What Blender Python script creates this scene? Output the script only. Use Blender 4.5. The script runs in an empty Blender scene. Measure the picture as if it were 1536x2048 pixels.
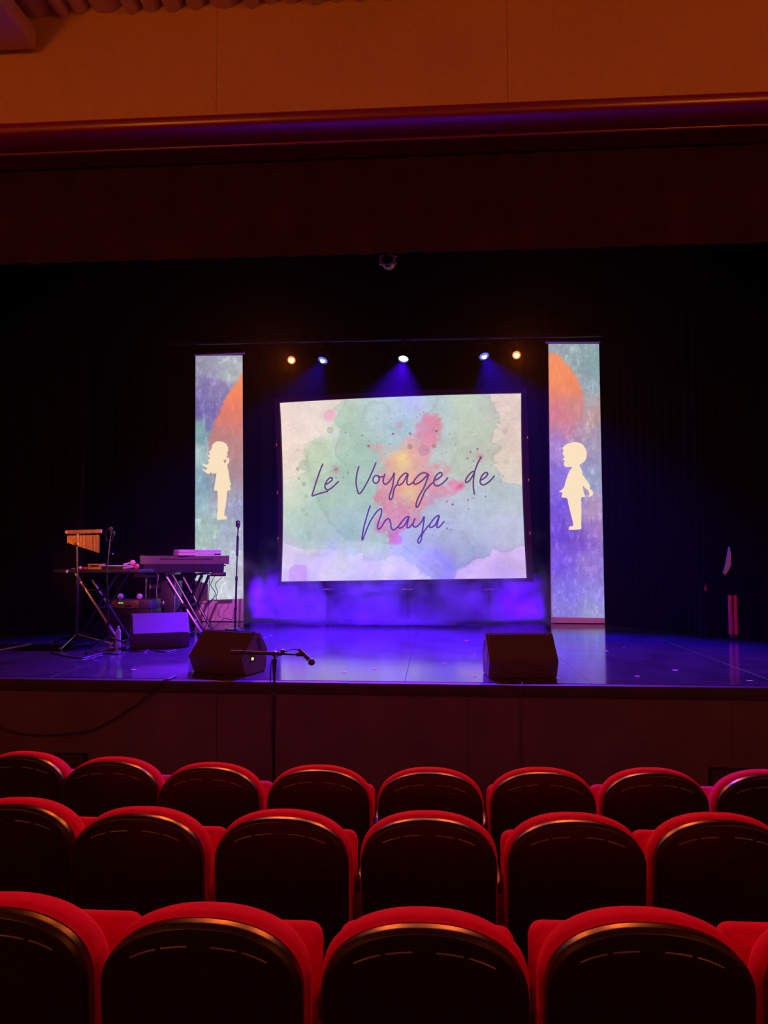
import bpy, bmesh, math, random
import numpy as np
from mathutils import Vector, Matrix, Euler
from mathutils.geometry import tessellate_polygon
random.seed(7)
SC = bpy.context.scene
COL = SC.collection
R = math.radians

# ------------------------------------------------------------------ camera
FPX = 1480.0
EYE = Vector((0, 0, 2.2))
YAW = R(4.0)
PIT = math.atan(86 / FPX)
cam_d = bpy.data.cameras.new('camera')
cam_d.sensor_fit = 'VERTICAL'; cam_d.sensor_height = 36.0
cam_d.lens = FPX / 2048 * 36.0
cam_d.clip_start = 0.05; cam_d.clip_end = 100
cam = bpy.data.objects.new('camera', cam_d); COL.objects.link(cam)
cam.location = EYE; cam.rotation_euler = (math.pi / 2 + PIT, 0, YAW)
SC.camera = cam

# ------------------------------------------------------------------ world, exposure
w = bpy.data.worlds.new('world'); SC.world = w; w.use_nodes = True
w.node_tree.nodes['Background'].inputs[0].default_value = (0.002, 0.0006, 0.0006, 1)
SC.view_settings.view_transform = 'Standard'
try: SC.view_settings.look = 'None'
except Exception: pass
SC.view_settings.exposure = 0.0; SC.view_settings.gamma = 1.0
SC.view_settings.use_curve_mapping = False
SC.cycles.use_denoising = True
SC.cycles.max_bounces = 6
SC.cycles.sample_clamp_indirect = 4.0

def aim(o, target):
    o.rotation_euler = (Vector(target) - o.location).to_track_quat('-Z', 'Y').to_euler()
def spot(name, loc, target, col, watts, cone=60, blend=0.5, rad=0.1):
    d = bpy.data.lights.new(name, 'SPOT'); d.color = col; d.energy = watts
    d.spot_size = R(cone); d.spot_blend = blend; d.shadow_soft_size = rad
    o = bpy.data.objects.new(name, d); COL.objects.link(o); o.location = loc; aim(o, target); return o
def point(name, loc, col, watts, rad=0.15):
    d = bpy.data.lights.new(name, 'POINT'); d.color = col; d.energy = watts; d.shadow_soft_size = rad
    o = bpy.data.objects.new(name, d); COL.objects.link(o); o.location = loc; return o

ORANGE = (1.0, 0.20, 0.012)
VIOLET = (0.10, 0.0, 1.0)
# house lights of the auditorium (amber, dimmed)
for hx, hy, hw in ((-4.2, 0.2, 110), (4.2, 0.2, 110), (-4.2, -3.6, 110), (4.2, -3.6, 110)):
    point('house_light', (hx, hy, 5.7), ORANGE, hw, 0.2)
# front-of-house projectors at the back of the hall: violet on the stage front, narrow amber on the
# percussion, narrow pink on the keyboard and on the foot of the right banner
spot('front_of_house_light', (-0.6, -5.2, 5.6), (-0.6, 6.0, 1.2), (0.6, 0.03, 0.9), 45, 26, 0.9, 0.35)
spot('front_of_house_light', (-1.2, -5.2, 5.8), (-4.05, 8.0, 2.42), (1.0, 0.30, 0.03), 3800, 5.5, 0.6, 0.1)
spot('front_of_house_light', (0.6, -5.2, 5.8), (-3.2, 9.5, 2.12), (0.9, 0.12, 0.8), 6500, 7, 0.7, 0.1)
spot('front_of_house_light', (0.9, -5.2, 5.8), (2.2, 11.3, 1.5), (0.9, 0.14, 0.75), 2600, 6, 0.8, 0.1)
# violet side lights standing low in the wings, behind the two banners
spot('side_wash_light', (-3.55, 11.75, 1.5), (-0.3, 11.2, 1.5), VIOLET, 1600, 62, 0.9, 0.08)
spot('side_wash_light', (2.3, 11.75, 1.5), (-0.9, 11.2, 1.45), VIOLET, 1400, 62, 0.9, 0.08)

# ------------------------------------------------------------------ helpers
def ray(px, py):
    a = (px - 768) / FPX; b = (1024 - py) / FPX
    cy, sy, cp, sp = math.cos(YAW), math.sin(YAW), math.cos(PIT), math.sin(PIT)
    return Vector((-sy * cp, cy * cp, sp)) + a * Vector((cy, sy, 0)) + b * Vector((sy * sp, -cy * sp, cp))
def at_y(px, py, Y):
    d = ray(px, py); return EYE + d * (Y / d.y)
def at_z(px, py, Z):
    d = ray(px, py); return EYE + d * ((Z - EYE.z) / d.z)

def lin(c):
    return tuple(((v / 255) / 12.92 if v / 255 <= 0.04045 else ((v / 255 + 0.055) / 1.055) ** 2.4) for v in c)

MATS = {}
def mat(name, col, rough=0.5, metal=0.0, var=0.12, scale=12.0, bump=0.0, bscale=180.0, coat=0.0, sheen=0.0, spec=0.5,
        emit=None, estr=1.0, trans=0.0, rvar=0.0):
    if name in MATS: return MATS[name]
    m = bpy.data.materials.new(name); m.use_nodes = True
    nt = m.node_tree; b = nt.nodes['Principled BSDF']
    b.inputs['Roughness'].default_value = rough; b.inputs['Metallic'].default_value = metal
    b.inputs['Specular IOR Level'].default_value = spec
    b.inputs['Coat Weight'].default_value = coat; b.inputs['Coat Roughness'].default_value = 0.12
    b.inputs['Sheen Weight'].default_value = sheen; b.inputs['Sheen Roughness'].default_value = 0.35
    b.inputs['Transmission Weight'].default_value = trans
    tc = nt.nodes.new('ShaderNodeTexCoord')
    n = nt.nodes.new('ShaderNodeTexNoise'); n.inputs['Scale'].default_value = scale; n.inputs['Detail'].default_value = 4
    nt.links.new(tc.outputs['Object'], n.inputs['Vector'])
    r = nt.nodes.new('ShaderNodeValToRGB')
    r.color_ramp.elements[0].position = 0.3; r.color_ramp.elements[1].position = 0.7
    r.color_ramp.elements[0].color = (*[c * (1 - var) for c in col], 1)
    r.color_ramp.elements[1].color = (*[min(1, c * (1 + var)) for c in col], 1)
    nt.links.new(n.outputs['Fac'], r.inputs['Fac']); nt.links.new(r.outputs['Color'], b.inputs['Base Color'])
    if rvar:
        mr = nt.nodes.new('ShaderNodeMapRange'); mr.inputs['To Min'].default_value = rough - rvar; mr.inputs['To Max'].default_value = rough + rvar
        nt.links.new(n.outputs['Fac'], mr.inputs['Value']); nt.links.new(mr.outputs['Result'], b.inputs['Roughness'])
    if sheen: b.inputs['Sheen Tint'].default_value = (min(1, col[0] * 1.6), col[1] * 2, col[2] * 2, 1)
    if bump:
        n2 = nt.nodes.new('ShaderNodeTexNoise'); n2.inputs['Scale'].default_value = bscale; n2.inputs['Detail'].default_value = 3
        nt.links.new(tc.outputs['Object'], n2.inputs['Vector'])
        bp = nt.nodes.new('ShaderNodeBump'); bp.inputs['Strength'].default_value = bump; bp.inputs['Distance'].default_value = 0.01
        nt.links.new(n2.outputs['Fac'], bp.inputs['Height']); nt.links.new(bp.outputs['Normal'], b.inputs['Normal'])
    if emit is not None:
        b.inputs['Emission Color'].default_value = (*emit, 1); b.inputs['Emission Strength'].default_value = estr
    MATS[name] = m; return m

def attr_emission(name, strength=1.0):
    if name in MATS: return MATS[name]
    m = bpy.data.materials.new(name); m.use_nodes = True; nt = m.node_tree
    nt.nodes.remove(nt.nodes['Principled BSDF'])
    a = nt.nodes.new('ShaderNodeVertexColor'); a.layer_name = 'picture'
    e = nt.nodes.new('ShaderNodeEmission'); e.inputs['Strength'].default_value = strength
    nt.links.new(a.outputs['Color'], e.inputs['Color'])
    nt.links.new(e.outputs[0], nt.nodes['Material Output'].inputs['Surface'])
    MATS[name] = m; return m
def flat_emission(name, rgb, strength=1.0):
    if name in MATS: return MATS[name]
    m = bpy.data.materials.new(name); m.use_nodes = True; nt = m.node_tree
    nt.nodes.remove(nt.nodes['Principled BSDF'])
    e = nt.nodes.new('ShaderNodeEmission'); e.inputs['Strength'].default_value = strength
    e.inputs['Color'].default_value = (*lin(rgb), 1)
    nt.links.new(e.outputs[0], nt.nodes['Material Output'].inputs['Surface'])
    MATS[name] = m; return m

class MB:
    def __init__(s): s.v = []; s.f = []
    def add(s, vs, fs):
        b = len(s.v); s.v += [tuple(v) for v in vs]; s.f += [tuple(b + i for i in f) for f in fs]; return s
    def box(s, c, size, rot=None, bevel=0.0, seg=2):
        if bevel <= 0:
            x, y, z = (q / 2 for q in size)
            vs = [Vector((i * x, j * y, k * z)) for i in (-1, 1) for j in (-1, 1) for k in (-1, 1)]
            fs = [(0, 1, 3, 2), (4, 6, 7, 5), (0, 4, 5, 1), (2, 3, 7, 6), (0, 2, 6, 4), (1, 5, 7, 3)]
        else:
            bm = bmesh.new(); bmesh.ops.create_cube(bm, size=1)
            for v in bm.verts: v.co = Vector((v.co.x * size[0], v.co.y * size[1], v.co.z * size[2]))
            bmesh.ops.bevel(bm, geom=bm.edges[:], offset=bevel, segments=seg, affect='EDGES', profile=0.5)
            bm.verts.index_update()
            vs = [v.co.copy() for v in bm.verts]; fs = [[v.index for v in f.verts] for f in bm.faces]; bm.free()
        if rot is not None:
            q = Euler(rot).to_matrix(); vs = [q @ v for v in vs]
        c = Vector(c); return s.add([v + c for v in vs], fs)
    def cyl(s, p0, p1, r0, r1=None, n=12):
        p0, p1 = Vector(p0), Vector(p1); r1 = r0 if r1 is None else r1
        q = (p1 - p0).to_track_quat('Z', 'Y')
        vs = []
        for p, r in ((p0, r0), (p1, r1)):
            for i in range(n):
                a = 2 * math.pi * i / n; vs.append(p + q @ Vector((r * math.cos(a), r * math.sin(a), 0)))
        fs = [(i, (i + 1) % n, n + (i + 1) % n, n + i) for i in range(n)] + [tuple(reversed(range(n))), tuple(range(n, 2 * n))]
        return s.add(vs, fs)
    def tube(s, pts, r, n=6):
        pts = [Vector(p) for p in pts]; vs = []; up = Vector((0, 0, 1))
        prev = None
        for i, p in enumerate(pts):
            t = (pts[min(i + 1, len(pts) - 1)] - pts[max(i - 1, 0)]).normalized()
            if prev is None:
                a = t.orthogonal().normalized()
            else:
                a = (prev - t * prev.dot(t)); a = a.normalized() if a.length > 1e-6 else t.orthogonal().normalized()
            prev = a; b = t.cross(a)
            for k in range(n):
                an = 2 * math.pi * k / n; vs.append(p + a * (r * math.cos(an)) + b * (r * math.sin(an)))
        fs = []
        for i in range(len(pts) - 1):
            for k in range(n):
                fs.append((i * n + k, i * n + (k + 1) % n, (i + 1) * n + (k + 1) % n, (i + 1) * n + k))
        fs.append(tuple(reversed(range(n)))); fs.append(tuple(range((len(pts) - 1) * n, len(pts) * n)))
        return s.add(vs, fs)
    def lathe(s, prof, c=(0, 0, 0), n=20, axis=(0, 0, 1)):
        q = Vector(axis).to_track_quat('Z', 'Y'); c = Vector(c); vs = []
        for r, z in prof:
            for k in range(n):
                a = 2 * math.pi * k / n; vs.append(c + q @ Vector((max(r, 1e-4) * math.cos(a), max(r, 1e-4) * math.sin(a), z)))
        fs = [(i * n + k, i * n + (k + 1) % n, (i + 1) * n + (k + 1) % n, (i + 1) * n + k) for i in range(len(prof) - 1) for k in range(n)]
        fs.append(tuple(reversed(range(n)))); fs.append(tuple(range((len(prof) - 1) * n, len(prof) * n)))
        return s.add(vs, fs)
    def sphere(s, c, r, n=16, m=10, sq=(1, 1, 1)):
        prof = [(r * math.sin(math.pi * i / m), -r * math.cos(math.pi * i / m)) for i in range(m + 1)]
        k = MB().lathe(prof, (0, 0, 0), n); c = Vector(c)
        return s.add([Vector((v[0] * sq[0], v[1] * sq[1], v[2] * sq[2])) + c for v in k.v], k.f)
    def prism(s, poly, a, b, plane='yz'):
        # poly in the given plane, extruded along the remaining axis from a to b
        def P(u, v, t):
            return {'yz': (t, u, v), 'xz': (u, t, v), 'xy': (u, v, t)}[plane]
        n = len(poly); vs = [P(u, v, a) for u, v in poly] + [P(u, v, b) for u, v in poly]
        fs = [tuple(range(n)), tuple(reversed(range(n, 2 * n)))] + [(i, n + i, n + (i + 1) % n, (i + 1) % n) for i in range(n)]
        return s.add(vs, fs)
    def loft(s, rings, caps=True):
        n = len(rings[0]); vs = [p for r in rings for p in r]; fs = []
        for i in range(len(rings) - 1):
            for k in range(n): fs.append((i * n + k, i * n + (k + 1) % n, (i + 1) * n + (k + 1) % n, (i + 1) * n + k))
        if caps: fs += [tuple(reversed(range(n))), tuple(range((len(rings) - 1) * n, len(rings) * n))]
        return s.add(vs, fs)
    def mesh(s, name, m, off=(0, 0, 0), smooth=35):
        me = bpy.data.meshes.new(name); o = Vector(off)
        me.from_pydata([Vector(v) - o for v in s.v], [], s.f)
        bm = bmesh.new(); bm.from_mesh(me); bmesh.ops.recalc_face_normals(bm, faces=bm.faces); bm.to_mesh(me); bm.free()
        if m: me.materials.append(m)
        if smooth:
            me.polygons.foreach_set('use_smooth', [True] * len(me.polygons)); me.set_sharp_from_angle(angle=R(smooth))
        me.update(); return me
    def build(s, name, m, parent=None, off=(0, 0, 0), smooth=35, label=None, loc=None, rotz=None):
        o = bpy.data.objects.new(name, s.mesh(name, m, off, smooth)); COL.objects.link(o)
        if parent: o.parent = parent
        if label: o['label'] = label
        if loc is not None: o.location = loc
        if rotz is not None: o.rotation_euler = (0, 0, rotz)
        return o

def tag(o, label=None, cat=None, group=None, kind=None):
    if label: o['label'] = label
    if cat: o['category'] = cat
    if group: o['group'] = group
    if kind: o['kind'] = kind
    return o
def thing(name, label, cat, loc=(0, 0, 0), rotz=0.0, group=None):
    o = bpy.data.objects.new(name, None); COL.objects.link(o); o.empty_display_size = 0.1
    o.location = loc; o.rotation_euler = (0, 0, rotz)
    return tag(o, label, cat, group)
def single(mb, name, m, label, cat, loc, group=None, smooth=35, world=True, rotz=None):
    o = mb.build(name, m, None, off=loc if world else (0, 0, 0), smooth=smooth, loc=loc, rotz=rotz)
    return tag(o, label, cat, group)
def dup(o, parent=None):
    c = o.copy(); COL.objects.link(c); c.parent = parent
    for ch in list(o.children): dup(ch, c)
    return c
def struct(o): o['kind'] = 'structure'; return o

def spline(pts, k=6):
    pts = [Vector(p) for p in pts]; out = []
    for i in range(len(pts) - 1):
        p0, p1, p2, p3 = pts[max(i - 1, 0)], pts[i], pts[i + 1], pts[min(i + 2, len(pts) - 1)]
        for j in range(k):
            t = j / k
            out.append(0.5 * (2 * p1 + (p2 - p0) * t + (2 * p0 - 5 * p1 + 4 * p2 - p3) * t * t + (3 * p1 - p0 - 3 * p2 + p3) * t ** 3))
    out.append(pts[-1]); return out

# ------------------------------------------------------------------ materials
m_plaster = mat('beige_plaster', (0.60, 0.42, 0.14), 0.85, var=0.05, scale=1.3, bump=0.25, bscale=90)
m_ceil = mat('ceiling_fabric', (0.62, 0.44, 0.30), 0.9, var=0.05, scale=3, bump=0.15)
m_redgloss = mat('red_vinyl', (0.19, 0.003, 0.003), 0.33, var=0.08, scale=5, bump=0.03, spec=1.0, coat=0.8)
m_stagewood = mat('stage_front_board', (0.075, 0.045, 0.045), 0.6, var=0.2, scale=2.5, bump=0.1, bscale=60)
m_nosing = mat('stage_edge_board', (0.035, 0.025, 0.025), 0.6, var=0.2, scale=5, spec=0.2)
m_carpet = mat('dark_carpet', (0.03, 0.012, 0.012), 0.95, var=0.2, scale=60, bump=0.3)
m_black = mat('black_curtain', (0.006, 0.003, 0.003), 0.95, var=0.25, scale=6, spec=0.05)
m_border = mat('border_curtain', (0.035, 0.014, 0.016), 0.95, var=0.2, scale=4, spec=0.1)
m_stagefloor = mat('stage_floor_vinyl', (0.045, 0.04, 0.05), 0.11, var=0.25, scale=3, bump=0.02, bscale=25, spec=0.6, rvar=0.03)
def add_scuffs(m):
    nt = m.node_tree; b = nt.nodes['Principled BSDF']; src = b.inputs['Base Color'].links[0].from_socket
    tc = nt.nodes.new('ShaderNodeTexCoord'); mp = nt.nodes.new('ShaderNodeMapping'); mp.inputs['Scale'].default_value = (1.2, 9, 1); mp.inputs['Rotation'].default_value = (0, 0, 0.5)
    nt.links.new(tc.outputs['Object'], mp.inputs['Vector'])
    n = nt.nodes.new('ShaderNodeTexNoise'); n.inputs['Scale'].default_value = 5; n.inputs['Detail'].default_value = 8; n.inputs['Roughness'].default_value = 0.75
    nt.links.new(mp.outputs['Vector'], n.inputs['Vector'])
    r = nt.nodes.new('ShaderNodeValToRGB'); r.color_ramp.elements[0].position = 0.64; r.color_ramp.elements[1].position = 0.80
    nt.links.new(n.outputs['Fac'], r.inputs['Fac'])
    mx = nt.nodes.new('ShaderNodeMixRGB'); mx.inputs['Color2'].default_value = (0.16, 0.15, 0.17, 1)
    nt.links.new(r.outputs['Color'], mx.inputs['Fac']); nt.links.new(src, mx.inputs['Color1']); nt.links.new(mx.outputs['Color'], b.inputs['Base Color'])
add_scuffs(m_stagefloor)
m_velvet = mat('red_velvet', (0.70, 0.004, 0.20), 0.9, var=0.1, scale=14, bump=0.12, bscale=700, sheen=0.0, spec=0.1)
m_shell = mat('black_seat_plastic', (0.010, 0.008, 0.008), 0.33, var=0.2, scale=30, bump=0.06, bscale=900)
m_slot = mat('glint_rib_plastic', (0.16, 0.12, 0.09), 0.3, var=0.1)  # the shell's black plastic made lighter, glint of the ribs put into the colour
m_bplast = mat('black_plastic', (0.02, 0.02, 0.022), 0.45, var=0.2)
m_bmetal = mat('black_metal', (0.03, 0.03, 0.033), 0.3, metal=0.6, var=0.2)
m_chrome = mat('chrome', (0.55, 0.55, 0.58), 0.2, metal=1.0, var=0.1)
m_wedge = mat('monitor_paint', (0.085, 0.06, 0.065), 0.7, var=0.15, scale=40, bump=0.2, bscale=250)
m_grille = mat('speaker_grille', (0.085, 0.06, 0.065), 0.65, var=0.15, scale=90, bump=0.4, bscale=420)
m_white = mat('white_plastic', (0.75, 0.72, 0.74), 0.4, var=0.04)
m_cloth = mat('white_cloth', (0.78, 0.74, 0.76), 0.9, var=0.04, scale=10, bump=0.1)
m_grey = mat('grey_keyboard_plastic', (0.11, 0.10, 0.11), 0.45, var=0.08)
m_wood = mat('light_wood', (0.55, 0.30, 0.12), 0.45, var=0.2, scale=18)
m_brass = mat('brass_tube', (0.75, 0.42, 0.16), 0.3, metal=0.9, var=0.1)
m_cable = mat('black_cable', (0.015, 0.013, 0.015), 0.5, var=0.1)
m_wcable = mat('white_cable', (0.6, 0.55, 0.6), 0.5, var=0.05)
m_paper = mat('white_paper', (0.8, 0.76, 0.8), 0.8, var=0.05)
m_pink = mat('pink_shell', (0.75, 0.03, 0.16), 0.3, var=0.06, coat=0.4)
m_redp = mat('red_paint', (0.6, 0.02, 0.03), 0.45, var=0.08)
m_frame = mat('screen_frame_fabric', (0.07, 0.03, 0.035), 0.6, var=0.2)
m_olive = mat('brass_front_panel', (0.30, 0.20, 0.07), 0.4, metal=0.5, var=0.15)
m_clear = mat('clear_plastic', (0.9, 0.9, 0.95), 0.08, var=0.0, trans=0.9)

m_redgloss.node_tree.nodes['Principled BSDF'].inputs['Coat Roughness'].default_value = 0.22

# ------------------------------------------------------------------ the setting
SZ = 1.17                     # stage floor level
SY = 6.04                     # stage front
WY = 5.95                     # wall above the stage
def floor_z(y): return 0.085 * (6.0 - y)

mb = MB()
vs = [(-7, -6, floor_z(-6)), (7, -6, floor_z(-6)), (7, SY, 0), (-7, SY, 0)]
mb.add(vs + [(x, y, z - 0.2) for x, y, z in vs], [(0, 1, 2, 3), (7, 6, 5, 4), (0, 4, 5, 1), (1, 5, 6, 2), (2, 6, 7, 3), (3, 7, 4, 0)])
struct(mb.build('floor', m_carpet, smooth=0))

zc = at_y(250, 30, WY).z      # underside of the ceiling ridges at the wall
for nm, x in (('wall_left', -7.1), ('wall_right', 7.1)):
    struct(MB().box((x, 0, 3.3), (0.2, 12, 7.6)).build(nm, m_plaster, smooth=0))
struct(MB().box((0, -6.1, 3.3), (14.4, 0.2, 7.6)).build('wall_back_of_hall', m_plaster, smooth=0))
ceil = struct(MB().box((0, 0, zc + 0.25), (14.4, 12.2, 0.2)).build('ceiling', m_ceil, smooth=0))
# ceiling folds running towards the stage, uneven widths
x = -5.9; rb = random.Random(3)
while x < 6.0:
    wd = rb.choice((0.16, 0.17, 0.18, 0.20, 0.30)); dp = rb.uniform(0.13, 0.17)
    prof = []
    for i in range(9):
        a = math.pi * i / 8
        prof.append((x + wd / 2 - wd * 0.49 * math.cos(a), zc + 0.155 - dp * math.sin(a) ** 0.8))
    MB().prism(prof, -5.9, WY - 0.005, 'xz').build('ceiling_fold', m_ceil, ceil, smooth=50)
    x += wd
# soffit box along the left of the ceiling
xr = at_y(80, 92, WY).x; zb = at_y(80, 108, WY).z; zt = at_y(80, 77, WY).z
struct(MB().box((xr - 0.9, -0.02, (zb + zt) / 2 + 0.02), (1.8, 2 * WY - 0.08, zt - zb + 0.04), bevel=0.01).build('ceiling_soffit', m_plaster))

# proscenium wall, in tall plaster panels
z_m0 = at_y(768, 220, WY).z   # wall / moulding line
wall = struct(MB().box((0, WY + 0.16, (z_m0 + zc + 0.3) / 2), (14.0, 0.2, zc + 0.3 - z_m0)).build('wall_proscenium', m_plaster, smooth=0))
xs = at_y(433, 160, WY).x
xb = [-7.0] + [xs + 2.45 * k for k in range(-1, 4)] + [7.0]
for a, b in zip(xb[:-1], xb[1:]):
    MB().box(((a + b) / 2, WY + 0.03, (z_m0 + zc + 0.3) / 2), (b - a - 0.0025, 0.06, zc + 0.3 - z_m0 - 0.004), bevel=0.001, seg=1).build('wall_panel', m_plaster, wall)
# red padded moulding along the foot of that wall
# (a rounded lip along the wall, then a soffit running back to the border curtain with a raised line on it)
prof = [(WY + 0.04, z_m0 + 0.002), (WY - 0.005, z_m0)]
lip = at_y(768, 241, WY - 0.02); lh = z_m0 - lip.z
for o_, t_ in ((0.028, 0.0), (0.044, 0.06), (0.050, 0.16), (0.052, 0.34), (0.050, 0.56), (0.045, 0.74), (0.035, 0.88), (0.018, 0.97), (-0.004, 1.01)):
    prof.append((WY - o_, z_m0 - lh * t_))
ya, yb2 = 6.20, 6.365
za = at_y(768, 281, ya).z; zb2 = at_y(768, 314, yb2).z
zs = lip.z - 0.010
prof += [(WY + 0.02, zs), (ya - 0.02, zs), (ya - 0.014, za + 0.006), (ya - 0.012, za - 0.006), (ya + 0.008, za - 0.008), (ya + 0.016, za + 0.002), (yb2 - 0.01, zb2 + 0.002), (yb2, zb2 + 0.012), (yb2, z_m0)]
struct(MB().prism(prof, -7, 7).build('trim_1', m_redgloss, smooth=75))

# stage front: boards, edge board, grilles
front = struct(MB().box((0, SY + 0.12, SZ / 2 - 0.05), (14, 0.2, SZ - 0.12)).build('wall_stage_front', m_stagewood, smooth=0))
xs = at_y(433, 1450, SY).x
xb = [-7.0] + [xs + 2.05 * k for k in range(-2, 5)] + [7.0]
for a, b in zip(xb[:-1], xb[1:]):
    MB().box(((a + b) / 2, SY + 0.015, (SZ - 0.1) / 2), (b - a - 0.003, 0.03, SZ - 0.10), bevel=0.0015, seg=1).build('front_panel', m_stagewood, front)
tr = struct(MB().box((0, SY + 0.02, SZ - 0.05), (14, 0.085, 0.094), bevel=0.008).build('trim_2', m_nosing))
for (x0, y0, x1, y1) in ((112, 1506, 172, 1575), (1418, 1536, 1560, 1600)):
    a = at_y(x0, y0, SY); b = at_y(x1, y1, SY)
    fr = MB()
    fr.box(((a.x + b.x) / 2, SY - 0.004, a.z), (b.x - a.x, 0.012, 0.012)).box(((a.x + b.x) / 2, SY - 0.004, b.z), (b.x - a.x, 0.012, 0.012))
    fr.box((a.x, SY - 0.004, (a.z + b.z) / 2), (0.012, 0.012, a.z - b.z)).box((b.x, SY - 0.004, (a.z + b.z) / 2), (0.012, 0.012, a.z - b.z))
    g = fr.build('vent_grille', m_bmetal, front, smooth=0)
    sl = MB(); n = int((b.x - a.x) / 0.018)
    for i in range(1, n): sl.box((a.x + (b.x - a.x) * i / n, SY - 0.003, (a.z + b.z) / 2), (0.007, 0.008, a.z - b.z))
    tag(sl.build('grille_bars', m_bplast, g, smooth=0), kind='stuff')

# stage floor in sheets with seams
sf = struct(MB().box((0, 9.1, SZ - 0.10), (14, 5.95, 0.16)).build('stage_floor', m_bplast, smooth=0))
xs = at_z(820, 1320, SZ).x
xb = [xs + 1.5 * k for k in range(-4, 6)]; yb = [SY + 0.062, 8.15, 10.25, 12.05]
for a, b in zip(xb[:-1], xb[1:]):
    for c, d in zip(yb[:-1], yb[1:]):
        MB().box(((a + b) / 2, (c + d) / 2, SZ - 0.01), (b - a - 0.003, d - c - 0.003, 0.02), bevel=0.001, seg=1).build('floor_sheet', m_stagefloor, sf)
struct(MB().box((0, 12.2, 4.0), (14, 0.2, 7.6)).build('wall_stage_back', m_black, smooth=0))
for nm, x in (('wall_stage_left', -7.1), ('wall_stage_right', 7.1)):
    struct(MB().box((x, 9.15, 4.0), (0.2, 6.2, 7.6)).build(nm, m_black, smooth=0))
struct(MB().box((0, 9.2, 7.9), (14.4, 6.2, 0.2)).build('ceiling_stage', m_black, smooth=0))

# ------------------------------------------------------------------ black curtains
def curtain(name, p0, p1, z0, z1, label, m=m_black, amp=0.03, per=0.16, kind='curtain'):
    p0, p1 = Vector((*p0, 0)), Vector((*p1, 0)); L = (p1 - p0).length; t = (p1 - p0) / L; nrm = Vector((t.y, -t.x, 0))
    n = int(L / per * 8); vs = []; fs = []
    rr = random.Random(hash(label) % 999 if False else len(label))
    for i in range(n + 1):
        u = i / n; d = amp * math.sin(2 * math.pi * u * L / per + 1.2 * math.sin(u * L * 1.7))
        p = p0 + t * (L * u)
        for z, k in ((z0, 1.15), (z1, 0.8)):
            for th in (0.0, 0.008):
                q = p + nrm * (d * k + th); vs.append((q.x, q.y, z))
    for i in range(n):
        a = i * 4; b = a + 4
        fs += [(a, b, b + 2, a + 2), (a + 1, a + 3, b + 3, b + 1), (a, a + 1, b + 1, b), (a + 2, b + 2, b + 3, a + 3)]
    c = (p0 + p1) / 2; root = thing(name, label, kind, (c.x, c.y, z0))
    MB().add(vs, fs).build('curtain_cloth', m, root, off=root.location, smooth=60)
    hem = MB(); hem.box((c.x, c.y, z1 + 0.02), (L, 0.05, 0.05), rot=(0, 0, math.atan2(t.y, t.x))); hem.build('hanging_batten', m_bmetal, root, off=root.location, smooth=0)
    return root
zbd = at_y(768, 507, 6.4).z
curtain('border_curtain', (-6.9, 6.4), (6.9, 6.4), zbd, 7.7, 'wide dark border curtain hanging across the stage opening below the red moulding', m_border, 0.010, 0.3)
curtain('backdrop_curtain', (-5.2, 11.98), (5.2, 11.98), SZ + 0.005, 7.7, 'black backdrop curtain behind the projection screen', per=0.25)
curtain('side_curtain', (-6.85, 9.5), (-4.65, 9.5), SZ + 0.005, 7.7, 'black side curtain at the left edge behind the bar chimes')
curtain('side_curtain', (-6.4, 11.55), (-3.7, 11.55), SZ + 0.005, 7.7, 'black side curtain directly behind the banner with the girl silhouette')
curtain('side_curtain', (2.57, 11.42), (3.4, 9.8), SZ + 0.005, 7.7, 'black side curtain just right of the banner with the boy silhouette')
curtain('side_curtain', (3.35, 9.65), (6.85, 9.65), SZ + 0.005, 7.7, 'black side curtain at the right edge behind the pink suitcase')

# ------------------------------------------------------------------ painted pictures (projected on screen and banners)
def vnoise(x, y, s, seed):
    rs = np.random.RandomState(seed); T = rs.rand(256, 256)
    x = x / s; y = y / s; xi = np.floor(x).astype(int); yi = np.floor(y).astype(int); fx = x - xi; fy = y - yi
    fx = fx * fx * (3 - 2 * fx); fy = fy * fy * (3 - 2 * fy)
    g = lambda i, j: T[(yi + j) % 256, (xi + i) % 256]
    return (g(0, 0) * (1 - fx) + g(1, 0) * fx) * (1 - fy) + (g(0, 1) * (1 - fx) + g(1, 1) * fx) * fy
def fbm(x, y, s, seed, o=5, gain=0.55):
    t = 0; a = 1; n = 0
    for k in range(o):
        t = t + a * vnoise(x, y, s / 2 ** k, seed + k); n += a; a *= gain
    return t / n
def blend_points(x, y, pts, pw=3.0):
    num = np.zeros(x.shape + (3,)); den = np.zeros(x.shape)
    for px, py, c in pts:
        wgt = 1 / ((x - px) ** 2 + (y - py) ** 2 + 150) ** (pw / 2)
        num += wgt[..., None] * np.array(c, float); den += wgt
    return num / den[..., None]
def sstep(a, b, v):
    t = np.clip((v - a) / (b - a), 0, 1); return t * t * (3 - 2 * t)
def mixc(c, col, k): return c * (1 - k[..., None]) + np.array(col, float) * k[..., None]
def to_lin(c):
    c = np.clip(c / 255, 0, 1); return np.where(c <= 0.04045, c / 12.92, ((c + 0.055) / 1.055) ** 2.4)
def edge_x(y, pts):  # x of a polyline at each y
    p = sorted(pts, key=lambda q: q[1]); return np.interp(y, [q[1] for q in p], [q[0] for q in p])
def edge_y(x, pts):
    p = sorted(pts); return np.interp(x, [q[0] for q in p], [q[1] for q in p])

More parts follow.
